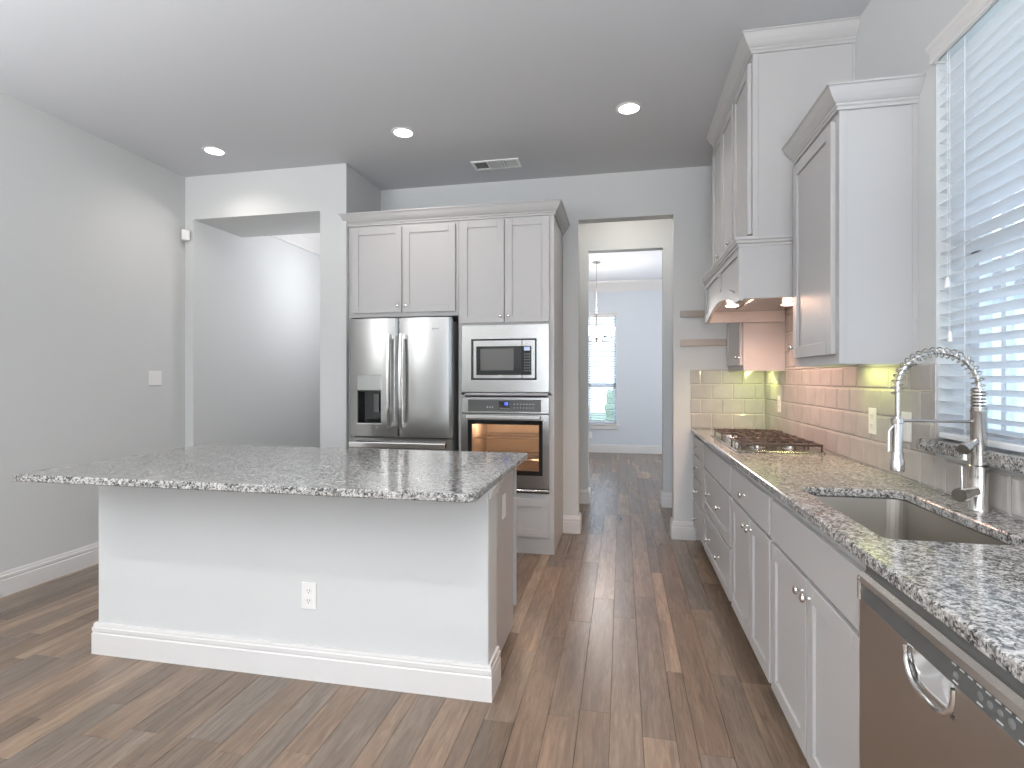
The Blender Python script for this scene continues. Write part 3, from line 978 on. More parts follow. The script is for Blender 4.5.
# ------------------------------------------------------------------ faucet
fx, fy = 1.070, 1.905
fa = thing('pull_down_faucet', 'tall brushed nickel faucet with open spring neck and spray head', 'faucet', (fx, fy, CT))
z = CT
m = MB(); m.lathe((fx, fy, 0), [(.029, z + .0005), (.029, z + .006), (.0262, z + .010), (.0262, z + .135), (.0235, z + .138), (.0205, z + .140), (.0205, z + .30), (.0215, z + .302), (.0215, z + .31), (.017, z + .312)])
m.build('body', M['nickel'], fa)
m = MB()
for k in range(6): m.lathe((fx, fy, 0), [(.016, z + .310 + k * .0105), (.0205, z + .312 + k * .0105), (.0205, z + .318 + k * .0105), (.016, z + .3205 + k * .0105)], 'z', 20)
m.build('spring_collar', M['nickel'], fa)
# neck arc
hx, hz = .848, z + .275
A = []
top = z + .485
rad = (fx - hx) / 2; cxn = (fx + hx) / 2
zc = top - rad
for k in range(8): A.append((fx, fy, z + .37 + (zc - z - .37) * k / 8))
for k in range(25):
    a = math.pi * k / 24; A.append((cxn + rad * math.cos(a), fy, zc + rad * math.sin(a)))
for k in range(1, 8): A.append((hx, fy, zc + (hz - zc) * k / 7))
m = MB(); m.tube(A, .0068, 10); m.build('hose', M['nickel'], fa)
# spring wound around the hose: open coil
V = [Vector(p) for p in A]
cum = [0]
for i in range(1, len(V)): cum.append(cum[-1] + (V[i] - V[i - 1]).length)
Lt = cum[-1]


def at(s):
    s = max(0, min(Lt, s)); i = 1
    while i < len(cum) - 1 and cum[i] < s: i += 1
    t_ = (s - cum[i - 1]) / (cum[i] - cum[i - 1]); p = V[i - 1].lerp(V[i], t_); d = (V[i] - V[i - 1]).normalized(); return p, d


sp = []
s0, s1 = .0, cum[8 + 24] + .02
turns = 21; NS = turns * 14
for k in range(NS + 1):
    t_ = k / NS; p, d = at(s0 + (s1 - s0) * t_)
    e1 = Vector((0, 1, 0)); e2 = d.cross(e1); a = 2 * math.pi * turns * t_
    sp.append(tuple(p + (e1 * math.cos(a) + e2 * math.sin(a)) * .0155))
m = MB(); m.tube(sp, .0019, 6); m.build('spring_coil', M['nickel'], fa)
m = MB(); m.lathe((hx, fy, 0), [(.0085, hz + .01), (.0135, hz), (.0150, hz - .02), (.0150, hz - .10), (.0165, hz - .105), (.0165, hz - .125), (.020, hz - .13), (.020, hz - .160), (.017, hz - .163), (.0001, hz - .163)])
sh = m.build('spray_head', M['nickel'], fa)
m = MB(); m.tube([(hx - .014, fy - .004, hz - .02), (hx - .026, fy - .006, hz - .035), (hx - .028, fy - .006, hz - .10)], .004, 8); m.build('spray_trigger', M['nickel'], sh)
m = MB(); m.tube([(hx + .01, fy, hz - .004), (fx - .018, fy, hz - .004)], .0045, 8)
m.lathe((hx, fy, 0), [(.016, hz - .012), (.018, hz - .010), (.018, hz + .002), (.016, hz + .004)], 'z', 18)
m.build('docking_arm', M['nickel'], fa)
# second spout arm with valve knob
m = MB(); p0 = Vector((fx, fy, z + .215)); p1 = Vector((fx - .052, fy - .038, z + .196))
m.tube([p0, p1], .0105, 12); d = (p1 - p0).normalized(); m.tube([p1, p1 + d * .022], .0165, 16)
q = p1 + d * .010; m.tube([q, q + Vector((0, 0, -.022)), q + Vector((0, 0, -.034))], [.007, .009, .011], 12)
m.build('side_spout', M['nickel'], fa)
m = MB(); p0 = Vector((fx, fy, z + .062)); p1 = Vector((fx - .060, fy - .040, z + .056)); d = (p1 - p0).normalized()
m.tube([p0, p1], .0165, 16); m.tube([p1, p1 + d * .026], .0205, 20)
lv = m.build('valve', M['nickel'], fa)
m = MB(); q = p1 + d * .010; m.tube([q + Vector((0, 0, .015)), q + Vector((-.002, 0, .085))], [.0038, .0042], 8); m.build('lever', M['nickel'], lv)
m = MB(); m.lathe((fx, fy, 0), [(.0255, z + .100), (.027, z + .101), (.027, z + .106), (.0255, z + .107)]); m.build('body_ring', M['nickel'], fa)

# ------------------------------------------------------------------ dishwasher
dwy0, dwy1 = .800, 1.420
dw_ = thing('dishwasher', 'stainless dishwasher with dark control strip and pocket handle', 'dishwasher', (.85, 1.116, 0))
m = MB(); m.box(.60, XR - .02, dwy0 + .004, dwy1 - .004, .02, .880); m.build('tub', M['black'], dw_)
m = MB(); m.box(.60, .62, dwy0 + .004, dwy1 - .004, 0, .10); m.build('toe_panel', M['black'], dw_)
xd = .552
pk0, pk1, pz0, pz1 = 1.045, 1.200, .738, .7985
m = MB()
for q in ((dwy0, pk0, .11, .801), (pk1, dwy1, .11, .801), (pk0, pk1, .11, pz0)):
    m.box(xd, .598, q[0], q[1], q[2], q[3])
dd = m.build('door', M['steel_d'], dw_)
# scooped pocket
vs = []; fs = []; NU, NV = 16, 8
for i in range(NU + 1):
    for j in range(NV + 1):
        u = i / NU; v = j / NV
        dep = .040 * (math.sin(math.pi * u) ** .45) * min(1, (v * 1.25)) ** .7
        vs.append((xd + dep, pk0 + (pk1 - pk0) * u, pz0 + (pz1 - pz0) * v))
for i in range(NU):
    for j in range(NV):
        a = i * (NV + 1) + j; fs.append([a, a + 1, a + NV + 2, a + NV + 1])
m = MB(); m.add(vs, fs, True); pk = m.build('handle_pocket', M['chrome'], dd)
md_ = pk.modifiers.new('thick', 'SOLIDIFY'); md_.thickness = .002
# U-shaped lip round the pocket
lip = []
for k in range(21):
    a = math.pi * k / 20
    lip.append((xd - .003, (pk0 + pk1) / 2 + (pk1 - pk0) / 2 * 1.02 * math.copysign(abs(math.cos(a)) ** .7, math.cos(a)), pz1 - .003 - (pz1 - pz0 + .006) * math.sin(a) ** .8))
m = MB(); m.tube(lip, .005, 8); m.build('handle_lip', M['chrome'], dd)
# control fascia, leaning back
m = MB(); m.prism([(xd - .002, .803), (xd + .002, .845), (.598, .845), (.598, .803)], 'y', dwy0, dwy1 - .014); cf = m.build('control_panel', M['dgrey'], dw_)
m = MB(); m.prism([(xd - .006, .845), (xd - .004, .858), (xd + .006, .866), (.598, .866), (.598, .845)], 'y', dwy0, dwy1)
m.box(xd - .006, .598, dwy1 - .014, dwy1, .801, .856, .003); m.build('top_rail', M['knob'], dw_)
m = MB(); m.box(xd + .014, .60, dwy0, dwy1, .866, .884); m.build('recess_strip', M['dgrey'], dw_)  # dark strip stands in for the shade of the recess under the counter


def xs(zz): return xd - .002 + .004 * (zz - .803) / .042


m = MB()
for k in range(7): m.box(xs(.839) - .001, xs(.839) + .003, 1.385 - k * .018, 1.372 - k * .018, .837, .842)
m.build('vent_slots', M['slot'], cf)
bm_ = mat('grey_button', (.20, .21, .215), .25, .3)
for y, zz, r_ in ((1.041, .820, .007), (.978, .822, .0075), (.955, .822, .0065), (.932, .822, .006), (.908, .822, .008)):
    m = MB(); m.lathe((xs(zz) - .0012, y, zz), [(r_ * .9, 0), (r_, .0005), (r_, .003)], 'x', 16); m.build('button', bm_, cf)
for nm, q in (('lettering', [(1.055 - k * .022, .012, .8345, .8370) for k in range(9)]), ('lettering', [(1.050 - k * .022, .008, .8390, .8405) for k in range(8)]),
              ('lettering', [(y + .006, .014, .808, .8105) for y in (1.041, .978, .932, .885)])):
    for y, w_, a, b in q:
        m = MB(); m.box(xs(a) - .0006, xs(a) + .002, y, y - w_, a, b); m.build('lettering', M['mark'], cf)

# ------------------------------------------------------------------ cooktop
kx0, kx1, ky0, ky1 = .615, 1.065, 3.150, 4.060
ck = thing('gas_cooktop', 'stainless gas cooktop with dark iron grates set in the granite', 'cooktop', ((kx0 + kx1) / 2, (ky0 + ky1) / 2, CT))
m = MB(); m.box(kx0, kx1, ky0, ky1, CT + .0005, CT + .010, .004); m.build('tray', M['steel'], ck)
burn = [(.93, 3.30), (.76, 3.32), (.86, 3.605), (.93, 3.91), (.76, 3.89)]
for i, (x, y) in enumerate(burn):
    r_ = .050 if i == 2 else .036
    m = MB(); m.lathe((x, y, CT + .0102), [(r_ + .012, 0), (r_ + .010, .004), (r_, .006), (r_, .016), (.001, .016)], 'z', 24); b_ = m.build('burner', M['nickel'], ck)
    m = MB(); m.lathe((x, y, CT + .0265), [(r_ * .82, 0), (r_ * .84, .005), (r_ * .7, .009), (.001, .009)], 'z', 24); m.build('burner_cap', M['iron'], b_)
for g, (a, b) in enumerate(((3.160, 3.452), (3.458, 3.752), (3.758, 4.050))):
    m = MB(); zt = CT + .050
    xa_, xb_ = (.640, 1.055) if g != 1 else (.735, 1.055)
    s_ = .0055
    for y in (a + .008, b - .008): m.box(xa_, xb_, y - s_, y + s_, zt - .012, zt, .002)
    for x in (xa_ + .006, xb_ - .006): m.box(x - s_, x + s_, a, b, zt - .012, zt, .002)
    nb = 6
    for k in range(1, nb):
        x = xa_ + (xb_ - xa_) * k / nb
        m.box(x - .004, x + .004, a + .01, a + .105, zt - .010, zt + .004, .002); m.box(x - .004, x + .004, b - .105, b - .01, zt - .010, zt + .004, .002)
    m.box(xa_, xb_, (a + b) / 2 - .004, (a + b) / 2 + .004, zt - .010, zt + .003, .002)
    for k in range(nb + 1):
        x = xa_ + .006 + (xb_ - xa_ - .012) * k / nb
        for y in (a + .008, b - .008): m.box(x - .004, x + .004, y - .004, y + .004, CT + .0102 if k in (0, nb) else zt - .030, zt)
    m.build('grate', M['iron'], ck)
for k in range(5):
    y = 3.455 + k * .072
    m = MB(); m.lathe((.678, y, CT + .0102), [(.021, 0), (.020, .003), (.0165, .005), (.0155, .024), (.012, .027), (.001, .027)], 'z', 20); m.build('knob', M['chrome'], ck)

# ------------------------------------------------------------------ tile backsplash
TP = .1193; TW = .1628


def tiles(mb, mp, u0, u1, v0, v1, phase, vtop=1.396):
    """bevelled running-bond tiles on the plane; u along the wall, v up"""
    mb.map = mp
    k0 = int(math.floor((vtop - v1) / TP)); g = .0016; bv = .008; th = .0065
    kk = k0
    while vtop - kk * TP > v0 + .004:
        t1 = min(vtop - kk * TP, v1); t0 = max(vtop - (kk + 1) * TP, v0)
        off = phase + (TW / 2 if kk % 2 else 0)
        j = math.floor((u0 - off) / TW)
        while off + j * TW < u1:
            a = max(u0, off + j * TW); b = min(u1, off + (j + 1) * TW); j += 1
            if b - a < .012 or t1 - t0 < .006: continue
            a2, b2, c2, d2 = a + g, b - g, t0 + g, t1 - g
            bb = min(bv, (b2 - a2) * .3, (d2 - c2) * .3)
            mb.add([(a2, c2, .0015), (b2, c2, .0015), (b2, d2, .0015), (a2, d2, .0015), (a2, c2, .003), (b2, c2, .003), (b2, d2, .003), (a2, d2, .003),
                    (a2 + bb, c2 + bb, th), (b2 - bb, c2 + bb, th), (b2 - bb, d2 - bb, th), (a2 + bb, d2 - bb, th)],
                   [(8, 9, 10, 11), (4, 5, 9, 8), (5, 6, 10, 9), (6, 7, 11, 10), (7, 4, 8, 11), (0, 1, 5, 4), (1, 2, 6, 5), (2, 3, 7, 6), (3, 0, 4, 7)])
        kk += 1


bs = thing('tile_backsplash', 'small tiled backsplash panel on the end wall past the cooktop', 'backsplash', (.83, YB, CT))
m = MB(); tiles(m, f_back(YB), .548, XR - .008, CT + .0005, 1.396, .548 + .085 - TW); m.build('tile_field', M['tile'], bs)
m = MB(f_back(YB)); m.box(.548, XR - .001, CT + .0005, 1.396, .0003, .0022); m.build('grout', M['grout'], bs)
bs = thing('tile_backsplash', 'long tiled backsplash on the right wall behind cooktop, sink and faucet', 'backsplash', (XR, 3.0, CT))
m = MB()
ph = 2.253
mp_ = f_right(XR)
TR = 1.385
tiles(m, mp_, 2.236, YB - .008, CT + .0005, 1.379, ph, 1.396)
tiles(m, mp_, 2.918, 4.082, 1.379, 1.80, ph, 1.396)
tiles(m, mp_, -.05, 2.236, CT + .0005, 1.040, ph, 1.396)
m.build('tile_field', M['tile'], bs)
m = MB(mp_); m.box(2.236, YB - .002, CT + .0005, 1.379, .0003, .0022); m.box(2.918, 4.082, 1.379, 1.80, .0003, .0022); m.box(-.05, 2.236, CT + .0005, 1.040, .0003, .0022)
m.build('grout', M['grout'], bs)
m = MB(mp_); m.box(2.224, 2.2355, 1.104, 1.379, .0003, .009, .002); m.build('edge_trim', M['tile'], bs)
mo = f_right(XR - .0065)
outlet(mo, 4.20, 1.140, (XR, 4.20, 1.14), 'white outlet on the tile in the far corner beyond the cooktop')
outlet(mo, 2.722, 1.130, (XR, 2.722, 1.13), 'white outlet under the upper cabinet, nearer the cooktop')
outlet(mo, 2.424, 1.130, (XR, 2.424, 1.13), 'white rocker switch on the tile just beside the faucet', kind='switch')

# ------------------------------------------------------------------ upper cabinets on the right wall
XU = .826
mpU = f_right(XU + .019)


def upper(y0, y1, label, crown_path, sides=True):
    c_ = thing('wall_cabinet', label, 'cabinet', (1.0, (y0 + y1) / 2, 1.38))
    mb = MB(); mb.box(XU + .019, XR - .001, y0, y1, 1.402, 2.39); mb.box(XU + .019, XU + .038, y0, y1, 1.379, 1.402)
    mb.box(XU + .038, XR - .001, y0, y0 + .018, 1.379, 1.402); mb.box(XU + .038, XR - .001, y1 - .018, y1, 1.379, 1.402)
    mb.box(XR - .018, XR - .001, y0 - .004, y0, 1.379, 2.39)
    mb.box(XU + .019, XU + .045, y0 - .003, y0, 1.379, 2.39, .001)
    mb.build('body', M['cab'], c_)
    mb = MB(); mb.sweep(crown_path, [(o_, 2.385 + z_) for o_, z_ in CROWN]); mb.build('crown', M['cab'], c_)
    return c_


nc = upper(2.362, 2.912, 'single-door upper cabinet beside the window blind', [(XU + .019, 2.912), (XU + .019, 2.362), (XR - .001, 2.362)][::1])
shaker(mpU, nc, 'door', 2.395, 2.885, 1.420, 2.360, knob=[(2.858, 1.475)])
sc_ = upper(4.090, YB - .004, 'small upper cabinet in the corner beyond the range hood', [(XU + .019, YB - .004), (XU + .019, 4.090)])
shaker(mpU, sc_, 'door', 4.115, 4.610, 1.420, 2.360, fw=.05, knob=[(4.145, 1.475)])

XTc = .630
mpH = f_right(XTc + .019)
tcab = thing('tall_wall_cabinet', 'ceiling-high three-door upper cabinet above the range hood', 'cabinet', (.9, 3.5, 2.05))
m = MB(); m.box(XTc + .019, XR - .001, 2.927, 4.075, 2.045, 2.97); m.box(XTc + .019, XTc + .045, 2.923, 2.927, 2.045, 2.97, .001); m.box(XR - .016, XR - .001, 2.922, 2.927, 2.045, 2.97)
m.build('body', M['cab'], tcab)
for a, b, k in ((2.950, 3.315, None), (3.350, 3.700, [(3.378, 2.12)]), (3.712, 4.055, [(3.740, 2.12)])):
    shaker(mpH, tcab, 'door', a, b, 2.062, 2.935, fw=.05, knob=k)
m = MB(); m.sweep([(XTc + .019, 4.075), (XTc + .019, 2.927), (XR - .001, 2.927)], [(o_, 2.965 + z_ * 1.1) for o_, z_ in CROWN]); m.build('crown', M['cab'], tcab)

# ------------------------------------------------------------------ range hood
HX, HY0, HY1, HZ0, HZ1 = .583, 2.927, 4.080, 1.720, 2.005
hd = thing('range_hood', 'pale wooden mantel range hood with arched front above the cooktop', 'range hood', (.85, 3.5, HZ0))
# side panels
m = MB()
m.box(HX + .02, XR - .010, HY0, HY0 + .02, HZ0 + .01, HZ1); m.box(HX + .02, XR - .010, HY1 - .02, HY1, HZ0, HZ1)
m.box(HX + .02, XR - .010, HY0 + .02, HY1 - .02, HZ1 - .02, HZ1)
m.build('side_panel', M['cab'], hd)
# arched front: outer board with arched bottom, and raised frame with two recessed panels


def arch(y, lo=HZ0, hi=.072, e=.12):
    a, b = HY0 + e, HY1 - e
    if y <= a or y >= b: return lo
    u = (y - a) / (b - a)
    # rises in an S-curve at each end to a long crown
    s_ = min(u, 1 - u) * 2
    return lo + hi * math.sin(min(1, s_ * 1.0) * math.pi / 2) ** .8


NA = 60
ys = sorted(set([HY0 + (HY1 - HY0) * k / NA for k in range(NA + 1)] + [HY0 + .12, HY1 - .12]))


def strip(mb, xs0, xs1, lowf, highf, a, b):
    q = [y for y in ys if a < y < b]; q = [a] + q + [b]
    vs = []; fs = []
    for y in q: vs += [(xs0, y, lowf(y)), (xs0, y, highf(y)), (xs1, y, highf(y)), (xs1, y, lowf(y))]
    for i in range(len(q) - 1):
        o = 4 * i
        for k in range(4): fs.append([o + k, o + (k + 1) % 4, o + 4 + (k + 1) % 4, o + 4 + k])
    fs += [[0, 1, 2, 3], [4 * len(q) - 4 + k for k in range(4)][::-1]]
    mb.add(vs, fs)


m = MB()
strip(m, HX + .0095, HX + .020, lambda y: arch(y) + .002, lambda y: HZ1 - .002, HY0 + .002, HY1 - .002)                  # recessed field
fwd = .045
strip(m, HX, HX + .0195, arch, lambda y: arch(y) + .055, HY0, HY1)              # arched lower rail
strip(m, HX, HX + .0195, lambda y: HZ1 - .045, lambda y: HZ1, HY0, HY1)        # top rail
for a, b in ((HY0, HY0 + .05), (3.48, 3.53), (HY1 - .05, HY1)):
    strip(m, HX, HX + .0095, lambda y: arch(y) + .055, lambda y: HZ1 - .045, a, b)
m.build('arched_front', M['cab'], hd)
m = MB(); m.sweep([(HX, HY1), (HX, HY0), (XR - .010, HY0)], [(-.002, HZ1 - .012), (.006, HZ1 - .012), (.006, HZ1), (.014, HZ1 + .006), (.014, HZ1 + .016), (.020, HZ1 + .022), (.020, HZ1 + .036), (-.002, HZ1 + .036)])
m.box(HX, XR - .010, HY0, HY1, HZ1 + .0005, HZ1 + .036)
m.build('mantel_molding', M['cab'], hd)
# liner inside with two lamps
m = MB(); m.box(HX + .024, XR - .012, HY0 + .022, HY1 - .022, 1.795, 1.806); ln = m.build('liner', M['steel'], hd)
m = MB(); m.box(.76, .98, 3.10, 3.90, 1.788, 1.795, .002)
m.build('filter', M['steel'], hd)
for x, y, pw_ in ((.700, 3.72, 30), (1.035, 3.72, 13), (.700, 3.26, 30), (1.035, 3.26, 13)):
    m = MB(); m.lathe((x, y, 1.790), [(.036, 0), (.040, .002), (.040, .005)], 'z', 20); lb = m.build('lamp', M['hlamp'], hd)
    spot('hood_spot', (x, y, 1.782), pw_ * .7, (1, .60, .45), 150, .8, .035)
    l = bpy.data.lights.new('hood_light', 'POINT'); l.energy = pw_ * .035; l.color = (1, .61, .44); l.shadow_soft_size = .03
    o = bpy.data.objects.new('hood_light', l); COL.objects.link(o); o.location = (x, y, 1.748)

# ------------------------------------------------------------------ under-cabinet lights
for y0, y1, lab in ((2.52, 2.80, 'thin glowing strip light under the cabinet beside the window'), (4.25, 4.50, 'thin glowing strip light under the corner cabinet')):
    m = MB(); m.box(1.035, 1.075, y0, y1, 1.390, 1.4015, .003); tag(m.build('under_cabinet_light', M['ulamp']), lab, 'light')
    area('strip_light', (1.055, (y0 + y1) / 2, 1.388), (R(28) if y0 > 4 else 0, R(14), 0), .03, y1 - y0, 2.0 if y0 > 4 else 1.1, (.93, 1, .32))

# ------------------------------------------------------------------ wood cleats on the end wall
for z0, z1, lab in ((1.827, 1.881, 'upper of two bare wood cleats on the end wall by the hood'), (1.590, 1.645, 'lower of two bare wood cleats on the end wall by the hood')):
    m = MB(); m.box(.469, .842, YB - .020, YB - .0005, z0, z1, .002); tag(m.build('wall_cleat', M['wood']), lab, 'cleat', 'bare wood cleats on the end wall')

# ------------------------------------------------------------------ granite window sill
m = slabtop('s', counter_poly(1.072, 1.262, .70, 2.305, .01), 1.062, 1.102, M['granite'], .006)
# outside the recess the slab sits in front of the wall only
m = MB(); m.prism([(1.078, 2.280), (1.090, 2.300), (1.1205, 2.300), (1.1205, 2.234), (1.268, 2.234), (1.268, .802), (1.1205, .802), (1.1205, .70), (1.072, .70), (1.072, 2.255)][::-1], 'z', 1.062, 1.102)
tag(m.build('window_sill', M['granite']), 'grey speckled granite sill under the white window blind', 'sill')

# ------------------------------------------------------------------ window over the sink
win = MB()
X0, X1 = 1.232, 1.272
for a, b in ((WY0, WY0 + .045), (WY1 - .045, WY1)): win.box(X0, X1, a, b, 1.102, WZ1)
for a, b in ((1.102, 1.15), (WZ1 - .045, WZ1), (1.76, 1.80)): win.box(X0, X1, WY0, WY1, a, b)
for y in (2.080, 1.50): win.box(X0 + .008, X1 - .008, y - .012, y + .012, 1.13, WZ1 - .02)
w1 = struct(win.build('window_1', M['vinyl']))
m = MB(); m.box(1.250, 1.254, WY0 + .02, WY1 - .02, 1.12, WZ1 - .02); m.build('pane', M['glass'], w1)


def blind(mp, u0, u1, v0, v1, tilt, pitch, label, loc, val_w, val_out=.03, val_h=.07, cords=(), tassels=(), depth=.025):
    b_ = thing('window_blind', label, 'blind', loc)
    mb = MB(mp); n = int((v1 - v0 - .05) / pitch)
    c_, s_ = math.cos(tilt), math.sin(tilt); t_ = .0014
    for k in range(n):
        v = v0 + .03 + k * pitch
        # slat: slightly crowned strip; w is towards the room
        pts = []
        for q in (-1, -.5, 0, .5, 1):
            w = q * depth; cr = .0025 * (1 - q * q)
            pts.append((w * c_ - cr * s_, w * s_ + cr * c_))
        lo = [(a, b - t_) for a, b in pts]
        prof = pts + lo[::-1]
        vs = [(u0, v + p[1], p[0]) for p in prof] + [(u1, v + p[1], p[0]) for p in prof]; m_ = len(prof)
        mb.add(vs, [list(range(m_)), list(range(m_, 2 * m_))[::-1]] + [[i, (i + 1) % m_, m_ + (i + 1) % m_, m_ + i] for i in range(m_)])
    mb.build('slats', M['blind'], b_)
    mb = MB(mp); mb.box(u0, u1, v0 - .004, v0 + .016, -.026, .026, .003); mb.build('bottom_rail', M['blind'], b_)
    mb = MB(mp); mb.box(u0, u1, v1 - .045, v1, -.028, .028, .002); mb.build('head_rail', M['blind'], b_)
    mb = MB(mp)
    for a in cords:
        for w in (-.027, .027): mb.tube([(a, v0, w), (a, v1 - .04, w)], .0011, 5)
    mb.build('ladder_cords', M['cord'], b_)
    # valance: moulded strip
    vt = v1 + .012; vb = vt - val_h
    P = [(0, vb), (.010, vb), (.014, vb + .008), (.012, vb + .016), (.012, vt - .028), (.018, vt - .018), (.024, vt - .012), (.026, vt), (0, vt)]
    mb = MB(mp); vs = [(u0 - val_w, p[1], val_out + p[0]) for p in P] + [(u1 + val_w, p[1], val_out + p[0]) for p in P]; m_ = len(P)
    mb.add(vs, [list(range(m_)), list(range(m_, 2 * m_))[::-1]] + [[i, (i + 1) % m_, m_ + (i + 1) % m_, m_ + i] for i in range(m_)])
    for a in (u0 - val_w, u1 + val_w - .008): mb.box(a, a + .008, vb, vt, -.02, val_out)
    mb.build('valance', M['trim'], b_)
    for a, vv in tassels:
        mb = MB(mp); mb.tube([(a, v1 - .04, .032), (a, vv, .032)], .0010, 5); mb.build('pull_cord', M['cord'], b_)
        mb = MB(mp); mb.tube([(a, vv + .012, .032), (a, vv, .032), (a, vv - .024, .032)], [.003, .006, .008], 8); mb.build('tassel', M['plate'], b_)
    return b_


blind(f_right(1.152), WY0 + .004, WY1 - .004, 1.112, 2.515, R(24), .0445, 'white slatted blind filling the window over the sink', (1.152, 1.5, 1.11), .004, .040, .062,
      cords=(2.075, 1.55, 1.0), tassels=((2.165, 1.665), (2.150, 1.475)))

# far dining room window
win = MB()
for a, b in ((FW0, FW0 + .04), (FW1 - .04, FW1), ((FW0 + FW1) / 2 - .012, (FW0 + FW1) / 2 + .012)): win.box(a, b, YF + .09, YF + .12, FZ0, FZ1)
for a, b in ((FZ0, FZ0 + .045), (FZ1 - .04, FZ1), (1.17, 1.23)): win.box(FW0, FW1, YF + .09, YF + .12, a, b)
w2 = struct(win.build('window_2', M['vinyl']))
m = MB(); m.box(FW0 + .02, FW1 - .02, YF + .103, YF + .106, FZ0 + .02, FZ1 - .02); m.build('pane', M['glass'], w2)
m = MB(); m.box(FW0 - .05, FW1 + .05, YF - .035, YF + .09, FZ0 - .03, FZ0 - .001, .004); m.box(FW0 - .03, FW1 + .03, YF - .018, YF - .0005, FZ0 - .10, FZ0 - .03, .003)
struct(m.build('trim_3', M['trim']))
blind(f_back(YF + .045), FW0 + .01, FW1 - .01, FZ0 + .02, FZ1 - .01, R(22), .0445, 'white slatted blind on the far dining room window', (-.57, YF, FZ0), .03, .046, .075,
      cords=(-.8, -.34), tassels=())
outlet(f_back(YF), -.565, .31, (-.565, YF, .31), 'white outlet low on the far dining room wall')

# outside
m = MB(); m.box(-12, 22, 10.05, 30, -.7, -.5); m.box(2.9, 22, -12, 30, -.7, -.5); tag(m.build('lawn', M['ground']), 'green lawn outside the windows', 'lawn')
nb_ = thing('neighbour_house', 'pale house seen between the slats of the sink window', 'house', (9.2, 12, -.5))
m = MB(); m.box(9.2, 12.0, 7.0, 20.0, -.5, 3.4); m.build('wall', M['siding'], nb_)
m = MB(); m.prism([(8.9, 3.4), (10.6, 4.8), (12.3, 3.4)], 'y', 6.7, 20.3); m.build('roof', mat('shingle', (.16, .15, .15), .9, bump=.4), nb_)
for a in (8.6, 11.6, 15.0):
    m = MB(); m.box(9.17, 9.2, a, a + .9, .6, 2.2); m.build('window', M['vinyl'], nb_)
rnd = random.Random(5)
for bx, by, bh, lab in ((.25, 13.2, 1.35, 'leafy green shrub outside the dining room window, right one'), (-1.35, 12.9, 1.1, 'leafy green shrub outside the dining room window, left one')):
    b = bmesh.new(); bmesh.ops.create_icosphere(b, subdivisions=4, radius=1)
    mb = MB()
    vs = []
    for v in b.verts:
        k = 1 + .13 * math.sin(9 * v.co.x + bx) * math.sin(8 * v.co.y) * math.sin(10 * v.co.z) + rnd.uniform(-.05, .05)
        vs.append((bx + v.co.x * .62 * k, by + v.co.y * .6 * k, -.5 + (v.co.z * .5 + .5) * (bh + .5) * k))
    b.verts.index_update(); mb.add(vs, [[v.index for v in f.verts] for f in b.faces]); b.free()
    tag(mb.build('garden_shrub', M['leaf']), lab, 'shrub', 'shrubs outside the dining room window')

# ------------------------------------------------------------------ recessed ceiling lights
LX = (-3.044, -1.512, .044)
LAB = {(-3.044, 3.58): 'round recessed ceiling light near the left corner', (-1.512, 3.58): 'round recessed ceiling light in front of the refrigerator', (.044, 3.55): 'round recessed ceiling light nearest the doorway and range hood'}


def downlight(x, y, label, power, col, angle=125):
    t = thing('recessed_light', label, 'ceiling light', (x, y, CEIL), 'recessed lights in the kitchen ceiling')
    m_ = MB(); m_.lathe((x, y, 0), [(.062, CEIL - .0005), (.064, CEIL - .006), (.080, CEIL - .005), (.084, CEIL - .0005)], 'z', 32); m_.build('trim_ring', M['trim'], t)
    m_ = MB(); m_.lathe((x, y, 0), [(.062, CEIL - .0045), (.062, CEIL - .0005)], 'z', 32); m_.build('lens', M['lamp'], t)
    spot('downlight', (x, y, CEIL - .02), power, col, angle, .9, .06)


for (x, y), lab in LAB.items():
    downlight(x, y, lab, 20, (1, .90, .82), 150)
for x, y, lab in ((-3.04, .12, 'round recessed ceiling light behind the camera by the left wall'), (-1.51, .12, 'round recessed ceiling light behind the camera in mid room'), (.044, .12, 'round recessed ceiling light just over the camera')):
    downlight(x, y, lab, 64 if x > 0 else 34, (1, .93, .87), 150)

# ------------------------------------------------------------------ ceiling vent
vt = thing('ceiling_vent', 'rectangular white air vent in the ceiling above the fridge cabinets', 'vent', (-.99, 4.25, CEIL))
vx0, vx1, vy0, vy1 = -1.188, -.800, 4.165, 4.340
m = MB(); z0, z1 = CEIL - .010, CEIL - .0005
for q in ((vx0, vx1, vy0, vy0 + .022), (vx0, vx1, vy1 - .022, vy1), (vx0, vx0 + .022, vy0 + .022, vy1 - .022), (vx1 - .022, vx1, vy0 + .022, vy1 - .022)):
    m.box(*q, z0, z1, .002)
for k in (1, 2):
    x = vx0 + (vx1 - vx0) * k / 3; m.box(x - .006, x + .006, vy0 + .02, vy1 - .02, z0, z1)
m.build('frame', M['plate'], vt)
m = MB(); m.box(vx0 + .02, vx1 - .02, vy0 + .02, vy1 - .02, CEIL - .0018, CEIL - .0006); m.build('backing', M['vdark'], vt)
for g in range(3):
    a = vx0 + (vx1 - vx0) * g / 3 + .012; b = a + (vx1 - vx0) / 3 - .024
    m = MB()
    for k in range(9):
        y = vy0 + .03 + k * .0145
        tl = (.009, .004, .001)[g]
        if g == 0: m.add([(a, y, z0 + .001), (b, y, z0 + .001), (b, y + .011, z0 + .006), (a, y + .011, z0 + .006), (a, y, z0 + .002), (b, y, z0 + .002), (b, y + .011, z0 + .007), (a, y + .011, z0 + .007)], [(0, 1, 2, 3), (4, 5, 6, 7), (0, 1, 5, 4), (2, 3, 7, 6), (1, 2, 6, 5), (3, 0, 4, 7)])
        else: m.box(a, b, y, y + tl + .001, z0 + .001, z0 + .007)
    m.build('louvers', M['vent'], vt)

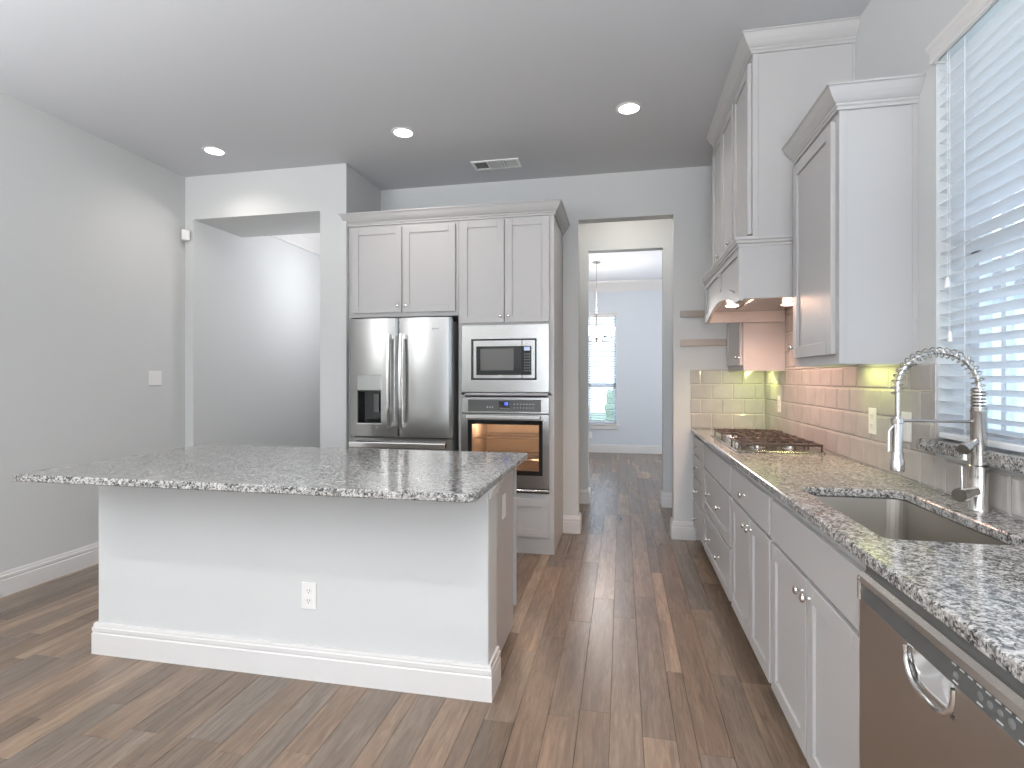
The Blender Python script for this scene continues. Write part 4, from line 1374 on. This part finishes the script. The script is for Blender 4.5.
# ------------------------------------------------------------------ chandelier in the dining room
hx_, hy_ = -.372, 8.12
ch = thing('chandelier', 'nickel chandelier with frosted glass shades hanging in the dining room', 'chandelier', (hx_, hy_, CEIL))
m = MB(); m.lathe((hx_, hy_, 0), [(.065, CEIL - .0005), (.062, CEIL - .012), (.02, CEIL - .028), (.008, CEIL - .032)], 'z', 24); m.build('canopy', M['nickel'], ch)
m = MB(); m.tube([(hx_, hy_, CEIL - .03), (hx_, hy_, 2.28)], .005, 8)
for k in range(18): m.lathe((hx_, hy_, 2.30 + k * .04), [(.004, 0), (.011, .010), (.004, .020)], 'z', 8)
m.build('rod', M['nickel'], ch)
m = MB(); m.lathe((hx_, hy_, 0), [(.008, 2.30), (.016, 2.27), (.012, 2.20), (.022, 2.05), (.014, 1.98), (.030, 1.93), (.016, 1.90), (.010, 1.87), (.001, 1.86)], 'z', 20); m.build('stem', M['nickel'], ch)
for k in range(5):
    a = 2 * math.pi * k / 5 + .3; cx_, cy_ = math.cos(a), math.sin(a)
    m = MB(); m.tube([(hx_ + cx_ * r_, hy_ + cy_ * r_, z_) for r_, z_ in ((.01, 1.92), (.08, 1.89), (.16, 1.885), (.21, 1.90), (.225, 1.94))], .006, 8)
    m.lathe((hx_ + cx_ * .225, hy_ + cy_ * .225, 0), [(.012, 1.93), (.026, 1.945), (.026, 1.95)], 'z', 14); m.build('arm', M['nickel'], ch)
    m = MB(); m.lathe((hx_ + cx_ * .225, hy_ + cy_ * .225, 0), [(.030, 1.951), (.042, 1.97), (.050, 2.02), (.055, 2.09)], 'z', 18); m.build('lamp_shade', M['shade'], ch)
l = bpy.data.lights.new('chandelier_light', 'POINT'); l.energy = 34; l.color = (1, .95, .9); l.shadow_soft_size = .2
o = bpy.data.objects.new('chandelier_light', l); COL.objects.link(o); o.location = (hx_, hy_, 2.2)

# lights of the hall spaces beyond the openings
l = bpy.data.lights.new('hall_light', 'POINT'); l.energy = 25; l.color = (.95, .96, 1); l.shadow_soft_size = .12
o = bpy.data.objects.new('hall_light', l); COL.objects.link(o); o.location = (-2.72, 5.45, 2.35)
l = bpy.data.lights.new('passage_light', 'POINT'); l.energy = 11; l.color = (1, .94, .86); l.shadow_soft_size = .1
o = bpy.data.objects.new('passage_light', l); COL.objects.link(o); o.location = (.02, 5.05, 2.86)
